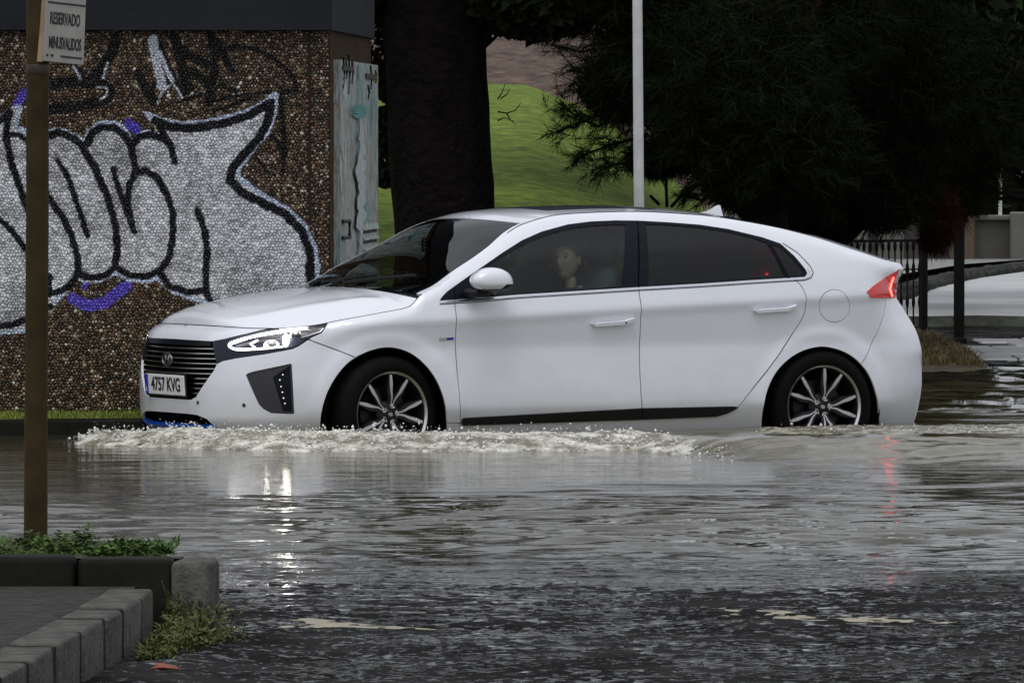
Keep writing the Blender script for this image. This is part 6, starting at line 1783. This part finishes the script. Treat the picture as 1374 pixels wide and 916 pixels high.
def skel(grow, torso_only=False):
    N = []; E_ = []; Rr = []
    def nd(p, r, par=None):
        N.append(p); Rr.append(r + grow if not isinstance(r, tuple) else tuple(q + grow for q in r)); 
        if par is not None: E_.append((par, len(N) - 1))
        return len(N) - 1
    pel = nd((.10, 0, .05), .13); ab = nd((.07, 0, .18), .12, pel); ch = nd((.02, 0, sh_z - .09), .125, ab); nk = nd((-.022, 0, sh_z + .050), .072 if torso_only else .034, ch)
    if not torso_only: nd((hx_o + .025, 0, hz - .09), .048, nk)
    hands = []
    for s in (-1, 1):
        sh = nd((.02, s * .17, sh_z - .04), .056, ch); el = nd((-.12, s * .24, sh_z - .20), .045, sh); wr = nd((-.34, s * .185, sh_z - .13), .030, el)
        if not torso_only:
            pm = nd((-.40, s * .175, sh_z - .105), (.020, .036), wr)
            for k in range(4):
                a = nd((-.435, s * (.155 + .0), sh_z - .125 + .021 * k), .010, pm); b = nd((-.462, s * .168, sh_z - .125 + .022 * k), .0092, a); nd((-.455, s * .198, sh_z - .12 + .020 * k), .0085, b)
            t1 = nd((-.395, s * .145, sh_z - .08), .011, pm); nd((-.425, s * .135, sh_z - .062), .009, t1)
    if True:
        for s in (-1, 1):
            kn = nd((-.33, s * .13, .11), .078, pel); an = nd((-.62, s * .14, -.22), .050, kn); nd((-.76, s * .14, -.25), .04, an)
    return N, E_, Rr
N, E_, Rr = skel(-.008); body_ = skin_obj('body', N, E_, Rr, mskin, drv)
# head joined into the body mesh: oval skull with brow, eye sockets, nose, mouth, chin and ears
yaw = math.radians(34)           # turned to look out of the window
nu, nv = 48, 40; V = []
for j in range(nv + 1):
    t = math.pi * j / nv
    for i in range(nu):
        a = 2 * math.pi * i / nu; x, y, z = math.sin(t) * math.cos(a), math.sin(t) * math.sin(a), math.cos(t)   # face looks to +x here
        X, Y, Z = .094 * x, .072 * y, .118 * z
        if z < -.1: k_ = (-z - .1) / .9; X = X * (1 - .20 * k_) + .016 * k_; Y *= 1 - .20 * k_
        if x > .3:
            def g(yc, zc, wy, wz_): return math.exp(-((Y - yc) / wy)**2 - ((Z - zc) / wz_)**2)
            X += .020 * g(0, -.022, .011, .020) + .010 * g(0, -.004, .009, .024) - .010 * (g(.031, .010, .015, .010) + g(-.031, .010, .015, .010)) + .005 * (g(.03, .03, .02, .008) + g(-.03, .03, .02, .008))
            X += .006 * g(0, -.058, .020, .007) - .004 * g(0, -.066, .02, .005) + .009 * g(0, -.094, .022, .014) + .004 * (g(.04, -.02, .015, .02) + g(-.04, -.02, .015, .02))
        V.append((X, Y, Z))
Fs = [(j * nu + i, (j + 1) * nu + i, (j + 1) * nu + (i + 1) % nu, j * nu + (i + 1) % nu) for j in range(nv) for i in range(nu)]
hm = MB(); hm.add(V, Fs)
for s in (-1, 1): hm.ball((-.006, s * .074, -.010), (.017, .008, .030), 14, 10)
def headxf(P):
    P = np.asarray(P, float); roll = math.radians(4)
    a = math.pi - (-yaw) if False else math.pi + yaw      # from +x to forward (-x) turned towards -y
    c, s = math.cos(a), math.sin(a)
    return np.stack([P[:, 0] * c - P[:, 1] * s + hx_o, P[:, 0] * s + P[:, 1] * c, P[:, 2] + hz], -1)
import bmesh
bm = bmesh.new(); bm.from_mesh(body_.data); hv = [bm.verts.new(tuple(p)) for p in headxf(hm.v)]
for f in hm.f:
    try: bm.faces.new([hv[k] for k in f]).smooth = True
    except ValueError: pass
bmesh.ops.remove_doubles(bm, verts=bm.verts, dist=1e-6); bmesh.ops.recalc_face_normals(bm, faces=bm.faces); bm.to_mesh(body_.data); bm.free()
N, E_, Rr = skel(.020, True); skin_obj('jacket', N, E_, Rr, mjack, drv)
MB().lathe([(.098, -.05), (.082, .0), (.070, .04), (.066, .075), (.058, .075), (.06, .0)], 24, 'z', (-.015, 0, sh_z + .01)).build('jacket_collar', mjack, drv, True)
hmv = []
for j in range(nv + 1):
    t = math.pi * j / nv
    for i in range(nu):
        a = 2 * math.pi * i / nu; x, y, z = math.sin(t) * math.cos(a), math.sin(t) * math.sin(a), math.cos(t)
        k_ = 1.19 + .06 * vnoise(a * 6, t * 8, 3); hmv.append((.094 * x * k_ - .006, .075 * y * k_, .118 * z * k_ + .006))
keepf = []
for f in Fs:
    c = np.mean([hmv[k] for k in f], 0)
    if c[0] < .040 + 1.5 * (c[2] - .040) * (c[2] > .040) + (-.045 if c[2] < .02 else 0) and c[2] > -.075 + (.06 if abs(c[1]) > .05 and c[0] > -.04 else 0) or c[2] > .074: keepf.append(f)
ids = sorted({k for f in keepf for k in f}); mp_ = {k: i for i, k in enumerate(ids)}
mk('hair', headxf([hmv[k] for k in ids]), [tuple(mp_[k] for k in f) for f in keepf], mhair, drv, True)
eb = MB()
for s in (-1, 1): eb.add(headxf(np.array(MB().ball((.074, s * .031, .009), (.008, .011, .006), 12, 8).v)), MB().ball((0, 0, 0), 1, 12, 8).f)
eb.build('eyes', meye, drv, True)['kind'] = 'stuff'
bw = MB()
for s in (-1, 1):
    t_ = MB().tube([(.082, s * .016, .026), (.084, s * .032, .031), (.072, s * .047, .027)], .0022, 6); bw.add(headxf(np.array(t_.v)), t_.f)
bw.build('eyebrows', mhair, drv, True)['kind'] = 'stuff'
t_ = MB().ball((.083, 0, -.060), (.007, .022, .0055), 12, 8); o_ = MB(); o_.add(headxf(np.array(t_.v)), t_.f); o_.build('lips', mlip, drv, True)
t_ = MB().tube([(-.015 + .060 * math.cos(a), .060 * math.sin(a), sh_z + .078 + .012 * math.cos(a)) for a in np.linspace(0, 2 * math.pi, 22)], .007, 8, False); o_ = MB(); o_.add(t_.v, t_.f); o_.build('collar', mshirt, drv, True)
